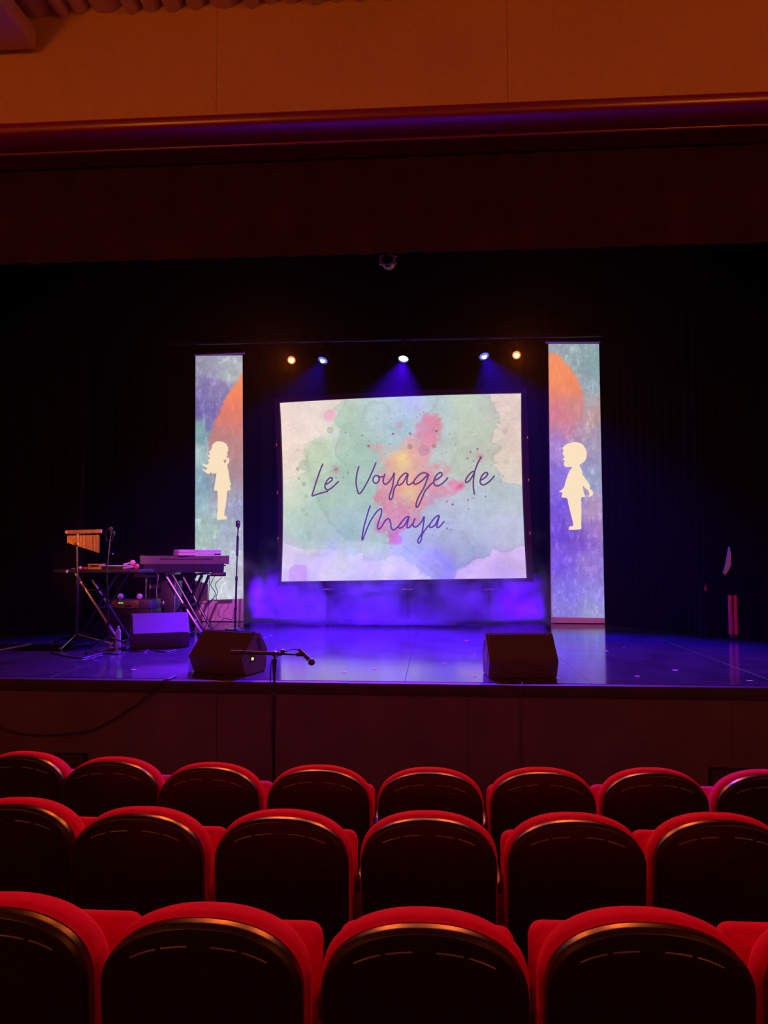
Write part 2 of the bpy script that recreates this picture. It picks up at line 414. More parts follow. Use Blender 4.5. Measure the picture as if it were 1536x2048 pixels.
def picture_grid(name, PX, PY, colr, Y, m, parent, off, keep=None):
    h, wd = PX.shape; vs = np.zeros((h * wd, 3))
    cy, sy, cp, sp = math.cos(YAW), math.sin(YAW), math.cos(PIT), math.sin(PIT)
    a = (PX.ravel() - 768) / FPX; b = (1024 - PY.ravel()) / FPX
    d = np.array([-sy * cp, cy * cp, sp]) + a[:, None] * np.array([cy, sy, 0]) + b[:, None] * np.array([sy * sp, -cy * sp, cp])
    vs = np.array(EYE) + d * (Y / d[:, 1])[:, None] - np.array(off)
    idx = np.arange(h * wd).reshape(h, wd)
    q = np.stack([idx[1:, :-1], idx[1:, 1:], idx[:-1, 1:], idx[:-1, :-1]], -1).reshape(-1, 4)
    if keep is not None: q = q[keep(PX, PY)[1:, 1:].ravel()]
    me = bpy.data.meshes.new(name)
    me.vertices.add(len(vs)); me.vertices.foreach_set('co', vs.ravel().astype(np.float32))
    me.loops.add(q.size); me.loops.foreach_set('vertex_index', q.ravel().astype(np.int32))
    me.polygons.add(len(q)); me.polygons.foreach_set('loop_start', np.arange(0, q.size, 4, dtype=np.int32))
    me.update(calc_edges=True)
    at = me.color_attributes.new('picture', 'FLOAT_COLOR', 'POINT')
    rgba = np.ones((len(vs), 4), np.float32); rgba[:, :3] = to_lin(colr).reshape(-1, 3)
    at.data.foreach_set('color', rgba.ravel()); me.materials.append(m)
    o = bpy.data.objects.new(name, me); COL.objects.link(o); o.parent = parent; return o

# --- screen picture
SCY = 11.5
U, V = np.meshgrid(np.linspace(0, 1, 470), np.linspace(0, 1, 352))
def bil(tl, tr_, br, bl): return (tl * (1 - U) + tr_ * U) * (1 - V) + (bl * (1 - U) + br * U) * V
PX = bil(560, 1042, 1053, 563) + 4.5 * 4 * V * (1 - V) * (1 - U) - 3.0 * 4 * V * (1 - V) * U
PY = bil(806, 787, 1156, 1163) - 3.0 * 4 * U * (1 - U) * (1 - V)
pts = [(565, 815, (238, 214, 198)), (580, 900, (240, 212, 192)), (600, 850, (236, 220, 212)), (575, 860, (240, 216, 202)), (640, 808, (216, 220, 218)), (648, 850, (226, 226, 220)),
       (700, 850, (178, 206, 180)), (720, 900, (170, 203, 174)), (690, 930, (170, 205, 176)), (760, 805, (192, 214, 200)), (830, 797, (196, 206, 240)), (800, 850, (180, 208, 206)),
       (870, 830, (188, 208, 214)), (930, 805, (198, 214, 196)), (960, 860, (194, 206, 184)), (980, 850, (198, 204, 184)), (930, 930, (196, 206, 190)), (1000, 910, (200, 202, 180)), (1028, 820, (222, 200, 186)), (1030, 900, (224, 206, 184)),
       (1000, 965, (190, 204, 204)), (1030, 1000, (194, 205, 214)), (960, 1000, (190, 204, 216)), (950, 1045, (188, 198, 222)), (1020, 1060, (196, 200, 228)), (900, 1085, (184, 190, 226)), (950, 1100, (172, 182, 222)), (870, 1130, (168, 160, 246)),
       (830, 1105, (176, 184, 238)), (800, 1142, (206, 196, 250)), (740, 1140, (208, 200, 246)), (1000, 1140, (220, 190, 252)), (1042, 1145, (226, 194, 252)), (640, 1130, (224, 208, 236)), (580, 1120, (226, 198, 240)), (575, 1150, (216, 186, 246)), (600, 1040, (184, 210, 190)),  # lilac low down also carries the fog's veil, put into the picture colours
       (640, 1000, (174, 205, 184)), (620, 950, (196, 214, 184)), (640, 900, (196, 212, 180)), (700, 1060, (164, 194, 200)), (650, 1070, (174, 198, 198)), (700, 1115, (196, 208, 226)), (610, 1075, (170, 196, 192)), (575, 1000, (206, 216, 192)), (570, 960, (226, 222, 200)), (760, 1070, (178, 202, 206)), (720, 980, (172, 206, 186))]
wx = PX + 14 * (fbm(PX, PY, 40, 1) - 0.5); wy = PY + 14 * (fbm(PX, PY, 40, 9) - 0.5)
C = blend_points(wx, wy, pts)
rough = 42 * (fbm(PX, PY, 24, 21, 7, 0.72) - 0.5)
ragged = 60 * (fbm(PX, PY, 16, 25, 6, 0.7) - 0.5)
def wash(C, d, dark, tint=None, k=0.0):
    """d>0 inside a wash of paint: slightly deeper inside, a darker line where the paint dried at its edge"""
    ins = sstep(-0.8, 0.8, d); C = C * (1 - dark * ins[..., None])
    if tint is not None: C = mixc(C, tint, ins * k)
    return C * (1 - 0.055 * (ins * np.exp(-np.clip(d, 0, None) / 4.0))[..., None])
C = wash(C, PX - edge_x(PY, [(700, 780), (672, 840), (678, 868), (668, 900), (667, 912), (690, 930), (640, 950), (622, 972), (645, 1025), (665, 1055), (690, 1080), (800, 1090), (900, 1170)]) + rough * 0.35, 0.035)
C = wash(C, -(np.hypot((PX - 640) / 30, (PY - 918) / 40) - 1) * 30 + rough * 1.3, 0.02, (188, 206, 170), 0.35)
def seam(C, d, wgt): return C * (1 - 0.06 * (np.exp(-np.abs(d) / 1.2) + 0.6 * sstep(0, 0.5, d) * np.exp(-np.clip(d, 0, None) / 8)) * np.clip(wgt, 0, 1))[..., None]
C = seam(C, PY - 850 + rough * 1.2, (1 - np.abs((PX - 765) / 50) ** 4))
C = seam(C, 26 - np.hypot(PX - 752, (PY - 826) * 1.2) + rough * 0.5, (845 - PY) / 20)
C = seam(C, PX - edge_x(PY, [(880, 780), (866, 815), (848, 832), (850, 850), (870, 900)]) + rough * 0.3, (856 - PY) / 14)
lc = edge_x(PY, [(700, 780), (688, 796), (664, 818), (656, 846), (667, 858), (640, 872), (618, 884), (608, 900), (612, 925), (616, 942), (600, 950), (572, 955), (548, 966), (540, 1200)]) - PX + ragged * 0.5
C = mixc(C, (238, 216, 204), sstep(-0.8, 0.8, lc) * 0.7); C = C * (1 - 0.06 * (sstep(0, 1, -lc) * np.exp(np.clip(lc, None, 0) / 5))[..., None])
cream = PX - edge_x(PY, [(975, 780), (986, 800), (996, 820), (1002, 840), (985, 868), (990, 885), (1004, 893), (990, 915), (1000, 925), (985, 930), (1003, 948), (1012, 965), (1062, 972), (1062, 1200)]) + ragged * 0.55
C = mixc(C, (232, 208, 192), sstep(-0.8, 0.8, cream) * 0.75); C = C * (1 - 0.07 * (sstep(0, 1, -cream) * np.exp(np.clip(cream, None, 0) / 5))[..., None])
cloud = PY - edge_y(PX, [(560, 1080), (585, 1098), (610, 1102), (640, 1122), (665, 1108), (700, 1112), (720, 1108), (740, 1124), (790, 1110), (815, 1120), (850, 1150), (880, 1165), (1060, 1180)]) + rough * 1.1
C = mixc(C, (226, 214, 246), sstep(-1.5, 2.5, cloud) * (0.35 + 0.5 * fbm(PX, PY, 40, 55))); C = C * (1 - 0.04 * (sstep(0, 1, -cloud) * np.exp(np.clip(cloud, None, 0) / 6))[..., None])
pinkc = PY - edge_y(PX, [(560, 1200), (905, 1170), (912, 1148), (918, 1137), (940, 1128), (955, 1117), (980, 1113), (986, 1096), (1000, 1108), (1020, 1105), (1038, 1094), (1060, 1080)]) + ragged * 0.3
C = mixc(C, (222, 192, 250), sstep(-1, 1, pinkc)); C = C * (1 - 0.07 * (sstep(0, 1, -pinkc) * np.exp(np.clip(pinkc, None, 0) / 5))[..., None])
bl2 = np.hypot((PX - 905) / 45, (PY - 1100) / 40); C = wash(C, (1 - bl2) * 40 + rough, 0.03)
# pink splash
g = lambda cx, cy, r, k=1.0, ry=None: k * np.exp(-(((PX - cx) / r) ** 2 + ((PY - cy) / (ry or r)) ** 2))
dens = g(806, 955, 58, 1.25) + g(856, 856, 24, 0.95, 30) + g(872, 846, 22, 0.5) + g(800, 1035, 42, 1.0, 30) + g(790, 1078, 16, 1.0, 14) + g(870, 985, 40, 0.8, 22) + g(918, 972, 18, 0.95, 14) + g(757, 990, 13, 0.85) + g(755, 896, 20, 0.65, 14) + g(840, 900, 34, 0.7) + g(760, 1058, 14, 0.7) + g(890, 935, 20, 0.5)
nz = fbm(PX, PY, 24, 40, 6, 0.7)
dens = dens * (0.15 + 1.7 * nz) - 0.42 + 1.7 * (fbm(PX, PY, 10, 60, 5, 0.75) - 0.5) * np.clip(dens, 0, 0.7)
k = sstep(-0.05, 0.34, dens)
pk = blend_points(PX, PY, [(856, 850, (226, 130, 150)), (800, 915, (240, 178, 130)), (770, 960, (228, 140, 150)), (830, 985, (238, 166, 126)), (870, 960, (226, 146, 150)), (800, 1040, (220, 132, 172)), (790, 1080, (206, 112, 192)), (920, 972, (226, 124, 170)), (870, 1000, (220, 128, 168)), (757, 990, (222, 130, 150)), (790, 950, (236, 164, 134))])
kk_ = k * np.clip(0.05 + 1.25 * fbm(PX, PY, 18, 66, 6, 0.72) + 0.12 * k, 0, 0.85); C = C * (1 - kk_[..., None]) + pk * kk_[..., None]
ye = g(804, 916, 11, 1, 13) + g(808, 945, 26, 0.35, 30) + g(815, 985, 16, 0.35)
C = mixc(C, (252, 222, 118), np.clip(ye * (0.35 + 0.9 * fbm(PX, PY, 7, 77)), 0, 0.85))
# pink moon, grey drops, dust
def disc(C, cx, cy, r, col, k=1.0, soft=1.0, ry=None):
    d = np.hypot(PX - cx, (PY - cy) * (r / (ry or r))); return mixc(C, col, k * (1 - sstep(r - soft, r + soft, d)))
C = disc(C, 660, 831, 12.5, (238, 184, 202), 0.95); C = mixc(C, (180, 208, 182), (1 - sstep(9, 11, np.hypot(PX - 678, PY - 842))) * 0.8)
for cx, cy, r, col, k_ in ((660, 860, 7, (176, 190, 160), 0.7), (608, 930, 11, (176, 194, 166), 0.7), (595, 937, 3, (160, 172, 140), .7), (596, 939, 3, (160, 170, 140), .7), (608, 968, 4.5, (160, 176, 140), .7), (598, 957, 3, (160, 176, 140), .7), (612, 993, 4.5, (170, 190, 150), .7), (606, 1020, 5, (164, 186, 152), .6), (613, 1029, 5, (164, 186, 152), .6),
                         (618, 1067, 5, (160, 186, 180), .5), (619, 1076, 5, (160, 186, 180), .5), (595, 900, 3, (190, 196, 176), .6), (820, 893, 5.5, (178, 140, 130), .8), (868, 892, 4.8, (170, 140, 130), .8), (848, 901, 11, (190, 136, 150), .65), (873, 862, 2.5, (120, 90, 90), .8), (1010, 863, 6, (198, 186, 166), .7), (1013, 924, 6, (196, 186, 172), .6), (798, 850, 7, (214, 160, 170), .6),
                         (737, 892, 2.6, (170, 90, 100), .9), (786, 868, 2.3, (176, 80, 100), .9), (820, 867, 2.4, (176, 80, 110), .9), (725, 871, 1.7, (120, 110, 100), .8), (691, 865, 1.4, (110, 110, 100), .8), (955, 898, 2, (170, 80, 90), .9), (941, 904, 1.6, (150, 80, 90), .9), (935, 917, 1.8, (160, 80, 90), .8), (947, 922, 1.3, (150, 80, 90), .8), (936, 1000, 2.1, (210, 90, 140), .9), (905, 1009, 2.2, (180, 70, 120), .9), (894, 1003, 1.7, (180, 70, 120), .9), (937, 1018, 1.2, (120, 80, 110), .9), (971, 993, 1.4, (120, 80, 110), .9), (947, 996, 1.3, (110, 90, 110), .9), (895, 1057, 1.4, (110, 80, 130), .9), (901, 1059, 1.4, (110, 80, 130), .9), (672, 955, 1.6, (140, 110, 100), .8), (687, 955, 1.3, (140, 110, 100), .8), (696, 946, 1.5, (140, 110, 100), .8)):
    C = disc(C, cx, cy, r, col, k_, 1.0)
rr = random.Random(11)
for i in range(150):
    a = rr.uniform(0, 6.283); q = rr.gauss(95, 26); cx = 815 + q * math.cos(a); cy = 945 + q * math.sin(a) * 1.15
    if 570 < cx < 1035 and 800 < cy < 1120: C = disc(C, cx, cy, rr.choice((0.6, 0.7, 0.8, 1.1)), rr.choice(((190, 100, 120), (140, 110, 110), (170, 80, 110))), 0.7, 0.6)
for cx, cy in ((672, 939), (960, 914), (921, 972)):
    rd = np.hypot(PX - cx, PY - cy); an = np.arctan2(PY - cy, PX - cx)
    st = np.exp(-(rd / (3.2 + 5.5 * np.abs(np.cos(an * 6)) ** 6)) ** 2) if cx != 921 else np.exp(-(rd / 7) ** 2)
    C = mixc(C, (214, 92, 122), st * 0.9)
win = (1 - sstep(613, 614.5, PX)) * sstep(577.5, 579, PX) * sstep(0, 1.5, PY - (1129 + 9 * np.clip((592 - PX) / 14, 0, 1) ** 2)); C = mixc(C, (212, 164, 236), win * 0.85)
C = mixc(C, (234, 222, 236), sstep(1098, 1100, PY) * (1 - sstep(1102, 1112, PY)) * sstep(590, 600, PX) * (1 - sstep(660, 700, PX)) * 0.5)
C = C * (1 + 0.07 * (fbm(PX, PY, 4, 90, 3) - 0.5) + 0.16 * (fbm(PX, PY, 26, 95, 6, 0.7) - 0.5))[..., None]
root = thing('projection_screen', 'wide framed projection screen showing a watercolour picture and violet handwritten title', 'screen', (at_y(808, 1160, SCY).x, SCY, SZ))
o = picture_grid('projected_picture', PX, PY, C, SCY, attr_emission('screen_picture', 1.0), root, root.location)
# frame
def P(px, py, Y=SCY): return at_y(px, py, Y)
outer = [(549, 797), (800, 782), (1053, 775), (1058, 950), (1067, 1164), (810, 1168), (556, 1172), (558, 985)]
inner = [(559, 805), (800, 793), (1043, 786), (1046, 970), (1054, 1157), (808, 1160), (562, 1164), (565, 985)]
fr = MB()
for i in range(8):
    j = (i + 1) % 8
    q = [P(*outer[i]), P(*outer[j]), P(*inner[j]), P(*inner[i])]
    f = [v + Vector((0, -0.03, 0)) for v in q]; b_ = [v + Vector((0, 0.05, 0)) for v in q]
    fr.add(f + b_, [(0, 1, 2, 3), (7, 6, 5, 4), (0, 4, 5, 1), (1, 5, 6, 2), (2, 6, 7, 3), (3, 7, 4, 0)])
fo = fr.build('screen_frame', m_frame, root, off=root.location, smooth=0)
for px, py in ((553, 889), (555, 985), (556, 1078), (1055, 874), (1057, 960), (1060, 1068)):
    MB().box(P(px, py, SCY - 0.04), (0.022, 0.02, 0.07), bevel=0.004).build('frame_clip', m_chrome, fo, off=root.location)
for px in (655, 815, 978):
    tp = P(px, 1167); po = MB().box((tp.x, SCY + 0.03, (tp.z + SZ) / 2), (0.05, 0.05, tp.z - SZ), bevel=0.004).build('screen_post', m_bmetal, root, off=root.location)
    MB().box((tp.x, SCY - 0.02, SZ + 0.02), (0.42, 0.16, 0.04), bevel=0.008).build('post_foot', m_bmetal, po, off=root.location)
    MB().box((tp.x, SCY - 0.0, tp.z - 0.09), (0.16, 0.012, 0.02), bevel=0.003).build('post_bracket', m_chrome, po, off=root.location)
# handwriting: pen strokes read in two frames (5.486 px per photo pixel)
def A1(p): return [(540 + x / 5.486, 770 + y / 5.486) for x, y in p]
def A2(p): return [(800 + x / 5.486, 770 + y / 5.486) for x, y in p]
def A3(p): return [(540 + x / 5.486, 960 + y / 5.486) for x, y in p]
def A4(p): return [(800 + x / 5.486, 960 + y / 5.486) for x, y in p]
def B0(p): return [(480 + x / 2.4, 760 + y / 2.4) for x, y in p]
line1 = [A1([(583, 860), (545, 950), (500, 1085), (458, 1221)]), A1([(458, 1221), (540, 1192), (640, 1164)]),
         A1([(612, 1092), (650, 1070), (682, 1040), (678, 1018), (652, 1022), (620, 1058), (603, 1102), (610, 1138), (637, 1150), (685, 1122), (755, 1055)]),
         A1([(978, 888), (955, 965), (944, 1060), (955, 1140), (976, 1192), (1012, 1160), (1070, 1060), (1120, 955), (1165, 846)]),
         B0([(664, 462), (652, 458), (640, 470), (640, 488), (652, 496), (665, 486), (668, 470), (662, 460), (674, 466), (690, 462)]),
         B0([(696, 450), (690, 470), (687, 488), (697, 501), (714, 490), (732, 465), (740, 446), (738, 475), (731, 515), (717, 558), (721, 575), (732, 562), (741, 520), (757, 498)]),
         B0([(805, 450), (790, 448), (768, 470), (756, 494), (764, 505), (784, 490), (806, 450), (801, 485), (806, 503), (822, 498), (838, 484)]),
         A2([(318, 985), (275, 964), (225, 975), (165, 1035), (150, 1075), (175, 1088), (240, 1050), (312, 980), (292, 1050), (258, 1135), (205, 1225), (178, 1305), (181, 1341), (204, 1322), (240, 1242), (278, 1160), (325, 1105), (372, 1062)]),
         A2([(372, 1052), (430, 1020), (462, 985), (445, 960), (405, 985), (372, 1050), (380, 1095), (415, 1106), (475, 1072), (528, 1013)]),
         A2([(895, 785), (850, 865), (822, 945), (806, 1040), (806, 1130), (818, 1205)]),
         A2([(820, 945), (785, 958), (740, 1005), (718, 1055), (730, 1070), (770, 1040), (820, 955)]),
         A2([(888, 1045), (940, 1010), (962, 975), (942, 960), (905, 988), (880, 1045), (888, 1085), (920, 1095), (980, 1060), (1038, 995)])]
line2 = [A3([(1102, 275), (1068, 380), (1030, 520), (1010, 635), (1016, 656), (1040, 595), (1100, 455), (1170, 350), (1218, 316), (1222, 370), (1195, 450), (1180, 505), (1192, 540), (1225, 510), (1265, 445), (1305, 425), (1322, 470), (1332, 528), (1360, 548), (1410, 505), (1440, 470)]),
         A4([(100, 398), (62, 412), (10, 470), (-18, 512), (0, 528), (50, 495), (100, 400), (82, 470), (78, 522), (105, 518), (140, 480)]),
         A4([(168, 418), (146, 470), (150, 510), (182, 512), (235, 460), (264, 402), (258, 480), (240, 580), (205, 640), (194, 678), (210, 692), (230, 662), (248, 590), (300, 515), (335, 480)]),
         A4([(432, 388), (395, 402), (345, 460), (322, 505), (345, 520), (390, 485), (432, 390), (412, 470), (404, 514), (430, 516), (487, 452)])]
def strokes(lines, Y, width):
    mb = MB()
    for ln in lines:
        pts = spline([P(x, y, Y) for x, y in ln], 8); L = []; Rr = []; n = len(pts)
        for i, p in enumerate(pts):
            t = (pts[min(i + 1, n - 1)] - pts[max(i - 1, 0)]); t.y = 0; t.normalize()
            nn = Vector((-t.z, 0, t.x)) * (width / 2 * (0.6 if i in (0, n - 1) else 1.0))
            L.append(p + nn); Rr.append(p - nn)
        mb.add(L + Rr, [(i, i + 1, n + i + 1, n + i) for i in range(n - 1)])
    return mb
for a_, b_ in ((0, 3), (3, 9), (9, 12)): strokes(line1[a_:b_], SCY - 0.003, 0.024).build('lettering', flat_emission('violet_ink', (104, 62, 118)), root, off=root.location, smooth=0)
strokes(line2, SCY - 0.003, 0.023).build('lettering', flat_emission('blue_violet_ink', (92, 62, 162)), root, off=root.location, smooth=0)

# --- banners
BY = 11.32
GIRL = [(200, 757), (206, 752), (225, 748), (255, 752), (280, 770), (290, 800), (283, 828), (288, 838), (280, 848), (283, 860), (276, 868), (270, 874), (258, 874), (268, 896), (276, 880), (282, 862), (292, 858), (298, 868), (296, 890), (285, 905), (288, 935), (295, 965), (300, 1010), (310, 1035), (302, 1045), (306, 1075), (285, 1082), (276, 1160), (264, 1240), (282, 1255), (278, 1270), (245, 1273), (215, 1268), (220, 1180), (217, 1082), (195, 1078), (206, 1000), (210, 960), (197, 968), (190, 958), (182, 967), (174, 955), (160, 968), (148, 962), (120, 942), (116, 932), (136, 940), (150, 930), (140, 920), (120, 910), (126, 900), (150, 905), (160, 890), (154, 874), (168, 860), (152, 846), (170, 832), (160, 822), (178, 798), (184, 772)]
BOY = [(208, 835), (235, 810), (275, 796), (310, 796), (345, 812), (365, 850), (368, 885), (355, 920), (325, 940), (328, 960), (340, 985), (345, 1010), (390, 1075), (388, 1095), (405, 1110), (410, 1130), (402, 1145), (390, 1145), (395, 1160), (385, 1150), (370, 1145), (385, 1138), (380, 1110), (360, 1095), (343, 1078), (350, 1120), (358, 1150), (333, 1158), (335, 1240), (333, 1330), (335, 1350), (325, 1362), (262, 1365), (252, 1355), (260, 1342), (282, 1335), (265, 1260), (248, 1190), (240, 1160), (205, 1152), (210, 1125), (190, 1115), (205, 1105), (222, 1085), (235, 1040), (255, 985), (273, 958), (230, 955), (220, 935), (225, 915), (212, 910), (216, 903), (224, 892), (212, 868), (218, 848)]
m_sil = flat_emission('projected_cream_light', (250, 226, 190))
def banner(side, label, tl, tr_, br, bl, ptl, ptr, pbr, pbl, pts, outline, org, sc, edge, fade):
    cx = (bl[0] + br[0]) / 2; base = at_z(cx, (bl[1] + br[1]) / 2, SZ); Y = base.y
    root = thing('hanging_banner', label, 'banner', (base.x, Y, SZ))
    q = [P(*p, Y) for p in (tl, tr_, br, bl)]; q[2].z = q[3].z = SZ + 0.01
    mb = MB(); n = 12
    rows = []
    for i in range(n + 1):
        a = q[0].lerp(q[3], i / n); b = q[1].lerp(q[2], i / n); rows.append((a, b))
    vs = []
    for a, b in rows: vs += [a + Vector((0, 0.004, 0)), b + Vector((0, 0.004, 0)), a + Vector((0, 0.010, 0)), b + Vector((0, 0.010, 0))]
    fs = []
    for i in range(n):
        k = i * 4; fs += [(k, k + 1, k + 5, k + 4), (k + 2, k + 6, k + 7, k + 3), (k, k + 4, k + 6, k + 2), (k + 1, k + 3, k + 7, k + 5)]
    fs += [(0, 2, 3, 1), (4 * n, 4 * n + 1, 4 * n + 3, 4 * n + 2)]
    mb.add(vs, fs).build('banner_cloth', m_cloth, root, off=root.location, smooth=0)
    rod = MB().cyl(q[0] + Vector((-0.02, 0, 0.0)), q[1] + Vector((0.02, 0, 0.0)), 0.014); ro = rod.build('top_rod', m_white, root, off=root.location)
    e = q[1] if side == 'l' else q[0]
    MB().sphere(e + Vector((0.02 if side == 'l' else -0.02, 0, 0)), 0.024).build('rod_knob', m_white, ro, off=root.location)
    for p in (q[0], q[1]): MB().cyl(p, (p.x, p.y, 7.78), 0.004, n=6).build('hanging_wire', m_bmetal, ro, off=root.location)
    U, V = np.meshgrid(np.linspace(0, 1, 100), np.linspace(0, 1, 500))
    PX = (ptl[0] * (1 - U) + ptr[0] * U) * (1 - V) + (pbl[0] * (1 - U) + pbr[0] * U) * V
    PY = (ptl[1] * (1 - U) + ptr[1] * U) * (1 - V) + (pbl[1] * (1 - U) + pbr[1] * U) * V
    wx = PX + 26 * (fbm(PX, PY, 22, 5) - 0.5); wy = PY + 50 * (fbm(PX, PY, 26, 6) - 0.5)
    C = blend_points(wx, wy, pts)
    st = fbm(PX * 2.2, PY, 16, 31, 6, 0.75); C = C + 60 * (np.clip(st - 0.53, 0, 1) * 2.2)[..., None] * np.array([1, 1.05, 1.0])
    C = C * (1 + 0.25 * (fbm(PX, PY, 12, 71, 6, 0.7) - 0.5))[..., None]
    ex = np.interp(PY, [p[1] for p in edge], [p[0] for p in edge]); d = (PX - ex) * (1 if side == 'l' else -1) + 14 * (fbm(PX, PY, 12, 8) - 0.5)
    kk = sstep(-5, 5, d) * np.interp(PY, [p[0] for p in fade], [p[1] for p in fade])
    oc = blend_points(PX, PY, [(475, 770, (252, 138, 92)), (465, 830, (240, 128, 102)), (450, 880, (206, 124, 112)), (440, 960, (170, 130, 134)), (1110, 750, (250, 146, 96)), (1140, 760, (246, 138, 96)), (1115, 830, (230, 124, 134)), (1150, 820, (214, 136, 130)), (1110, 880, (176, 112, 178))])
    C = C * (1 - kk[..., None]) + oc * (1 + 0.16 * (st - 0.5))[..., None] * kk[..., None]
    picture_grid('projected_picture', PX, PY, C, Y, attr_emission('banner_picture', 1.0), root, root.location, keep=(lambda x, y: (x > 416.5) | (y < 1161 + (x - 391) * 0.28)) if side == 'l' else None)
    poly = spline([P(org[0] + x / sc, org[1] + y / sc, Y - 0.006) for x, y in outline + outline[:1]], 3)[:-1]
    tri = tessellate_polygon([[Vector((p.x, p.z, 0)) for p in poly]])
    MB().add(poly, tri).build('child_silhouette', m_sil, root, off=root.location, smooth=0)
    return root
banner('l', 'tall white banner with cream silhouette of a girl with flowing hair', (391, 710), (485, 706), (487, 1243), (390, 1244), (391, 712), (485, 711), (486.5, 1197), (390, 1201),
       [(410, 730, (150, 148, 168)), (460, 730, (170, 176, 184)), (470, 745, (180, 184, 188)), (410, 780, (128, 112, 170)), (440, 775, (140, 124, 172)), (400, 820, (112, 98, 164)), (425, 830, (120, 100, 166)), (400, 862, (128, 168, 170)), (398, 910, (170, 196, 196)), (410, 960, (128, 160, 178)), (395, 1010, (150, 186, 196)), (450, 1000, (168, 160, 176)), (470, 940, (172, 140, 152)), (470, 1010, (150, 152, 190)), (420, 1070, (160, 186, 180)), (460, 1080, (168, 176, 196)), (400, 1110, (176, 200, 188)), (470, 1140, (188, 194, 204)), (440, 1150, (196, 204, 200)), (475, 1190, (200, 198, 216)), (410, 1160, (190, 205, 205))],
       GIRL, (370, 660), 3.358, [(486, 744), (470, 770), (449, 802), (435, 830), (422, 860), (416, 890), (414, 930), (414, 990)], [(740, 0.97), (800, 0.95), (870, 0.75), (930, 0.45), (1000, 0)])
banner('r', 'tall white banner with cream silhouette of a short-haired boy', (1096, 684), (1198, 684), (1210, 1248), (1102, 1247), (1097, 688), (1198, 688), (1209, 1236), (1103.5, 1234),
       [(1110, 695, (150, 160, 170)), (1150, 700, (146, 166, 168)), (1185, 720, (136, 164, 168)), (1190, 760, (140, 164, 174)), (1180, 800, (168, 170, 178)), (1190, 830, (188, 150, 150)), (1135, 850, (186, 130, 160)), (1130, 800, (170, 130, 160)), (1110, 900, (168, 132, 208)), (1185, 880, (160, 150, 176)), (1180, 960, (150, 160, 190)), (1112, 960, (140, 110, 214)), (1120, 1010, (118, 84, 218)), (1190, 1010, (180, 150, 190)), (1120, 1070, (112, 72, 214)), (1160, 1080, (122, 82, 200)), (1195, 1060, (160, 120, 186)), (1120, 1130, (122, 86, 224)), (1180, 1130, (148, 118, 206)), (1140, 1180, (128, 112, 224)), (1195, 1190, (146, 136, 220)), (1130, 1220, (134, 122, 212)), (1190, 1228, (152, 150, 206))],
       BOY, (1060, 640), 3.253, [(1096, 704), (1115, 708), (1130, 722), (1148, 745), (1162, 775), (1168, 800), (1166, 830), (1140, 870), (1110, 900)][::1], [(703, 0), (706, 0.97), (790, 0.92), (830, 0.7), (900, 0.0)])

# ------------------------------------------------------------------ lamps over the stage
LY = 10.6
bar_z = at_y(807, 700, LY).z + 0.16
root = thing('lighting_bar', 'black pipe over the screen carrying five stage lamps', 'lighting bar', (-0.5, LY, bar_z))
MB().cyl((-4.0, LY, bar_z), (2.4, LY, bar_z), 0.024).build('pipe', m_bmetal, root, off=root.location)
for x in (-3.6, -0.5, 2.2): MB().cyl((x, LY, bar_z), (x, LY, 7.78), 0.006, n=6).build('hanging_wire', m_bmetal, root, off=root.location)
def lamp(px, py, label, target, lens_col, lens_str, light_col, watts, cone, r, rad=0.06):
    p = at_y(px, py, LY)
    root = thing('stage_lamp', label, 'lamp', p, 0)
    d = (Vector(target) - p).normalized(); L = 0.20
    q = d.to_track_quat('Z', 'Y')
    h = MB().lathe([(0.03, -L), (r * 0.7, -L * 0.95), (r * 0.98, -0.05), (r * 1.08, 0.0), (r * 1.08, 0.015), (r * 0.97, 0.015), (r * 0.95, -0.006)], (0, 0, 0), 24, d).build('housing', m_bplast, root)
    MB().lathe([(r * 0.93, -0.012), (r * 0.93, -0.004), (r * 0.6, 0.006), (0.001, 0.01)], (0, 0, 0), 24, d).build('lens', mat('lens_' + label[:14].replace(' ', '_'), (0.2, 0.2, 0.2), 0.2, emit=lens_col, estr=lens_str), root)
    if lens_col[2] == 1.0: MB().sphere(d * 0.012, r * 0.5, 16, 10, (1, 0.35, 1)).build('bulb', mat('bulb_white_blue', (0.2, 0.2, 0.2), 0.2, emit=(0.55, 0.75, 1.0), estr=3.0), root)
    if lens_col[2] < 0.1: MB().sphere(d * 0.012, r * 0.62, 16, 10, (1, 0.35, 1)).build('bulb', mat('bulb_amber', (0.2, 0.2, 0.2), 0.2, emit=(1.0, 0.62, 0.16), estr=8.0), root)
    up = bar_z - p.z
    yk = MB()
    for sx in (-1, 1): yk.box((sx * r * 1.18, 0.02, up * 0.35), (0.006, 0.03, up * 0.7))
    yk.box((0, 0.02, up * 0.7), (r * 2.4, 0.03, 0.006)); yk.build('yoke', m_bmetal, root, smooth=0)
    MB().box((0, 0.01, up * 0.85), (0.04, 0.05, up * 0.3 + 0.03), bevel=0.006).build('clamp', m_bmetal, root)
    s = spot('lamp_beam', p + d * 0.03, target, light_col, watts, cone, 0.6, rad); return root
BLUE = (0.02, 0.0, 1.0)
lamp(583, 720, 'amber stage lamp at the left end of the row over the screen', (-2.2, 3.0, 1.2), (1.0, 0.22, 0.006), 1.6, (1.0, 0.14, 0.012), 1100, 100, 0.062)
lamp(646, 720, 'blue stage lamp beside the left amber lamp', (-2.8, 8.3, 1.2), (0.12, 0.16, 1.0), 1.2, BLUE, 4000, 58, 0.075)
lamp(807, 717, 'bright blue stage lamp in the middle of the row over the screen', (-0.9, 8.6, 1.2), (0.45, 0.55, 1.0), 4, (0.07, 0.0, 1.0), 20000, 66, 0.075)
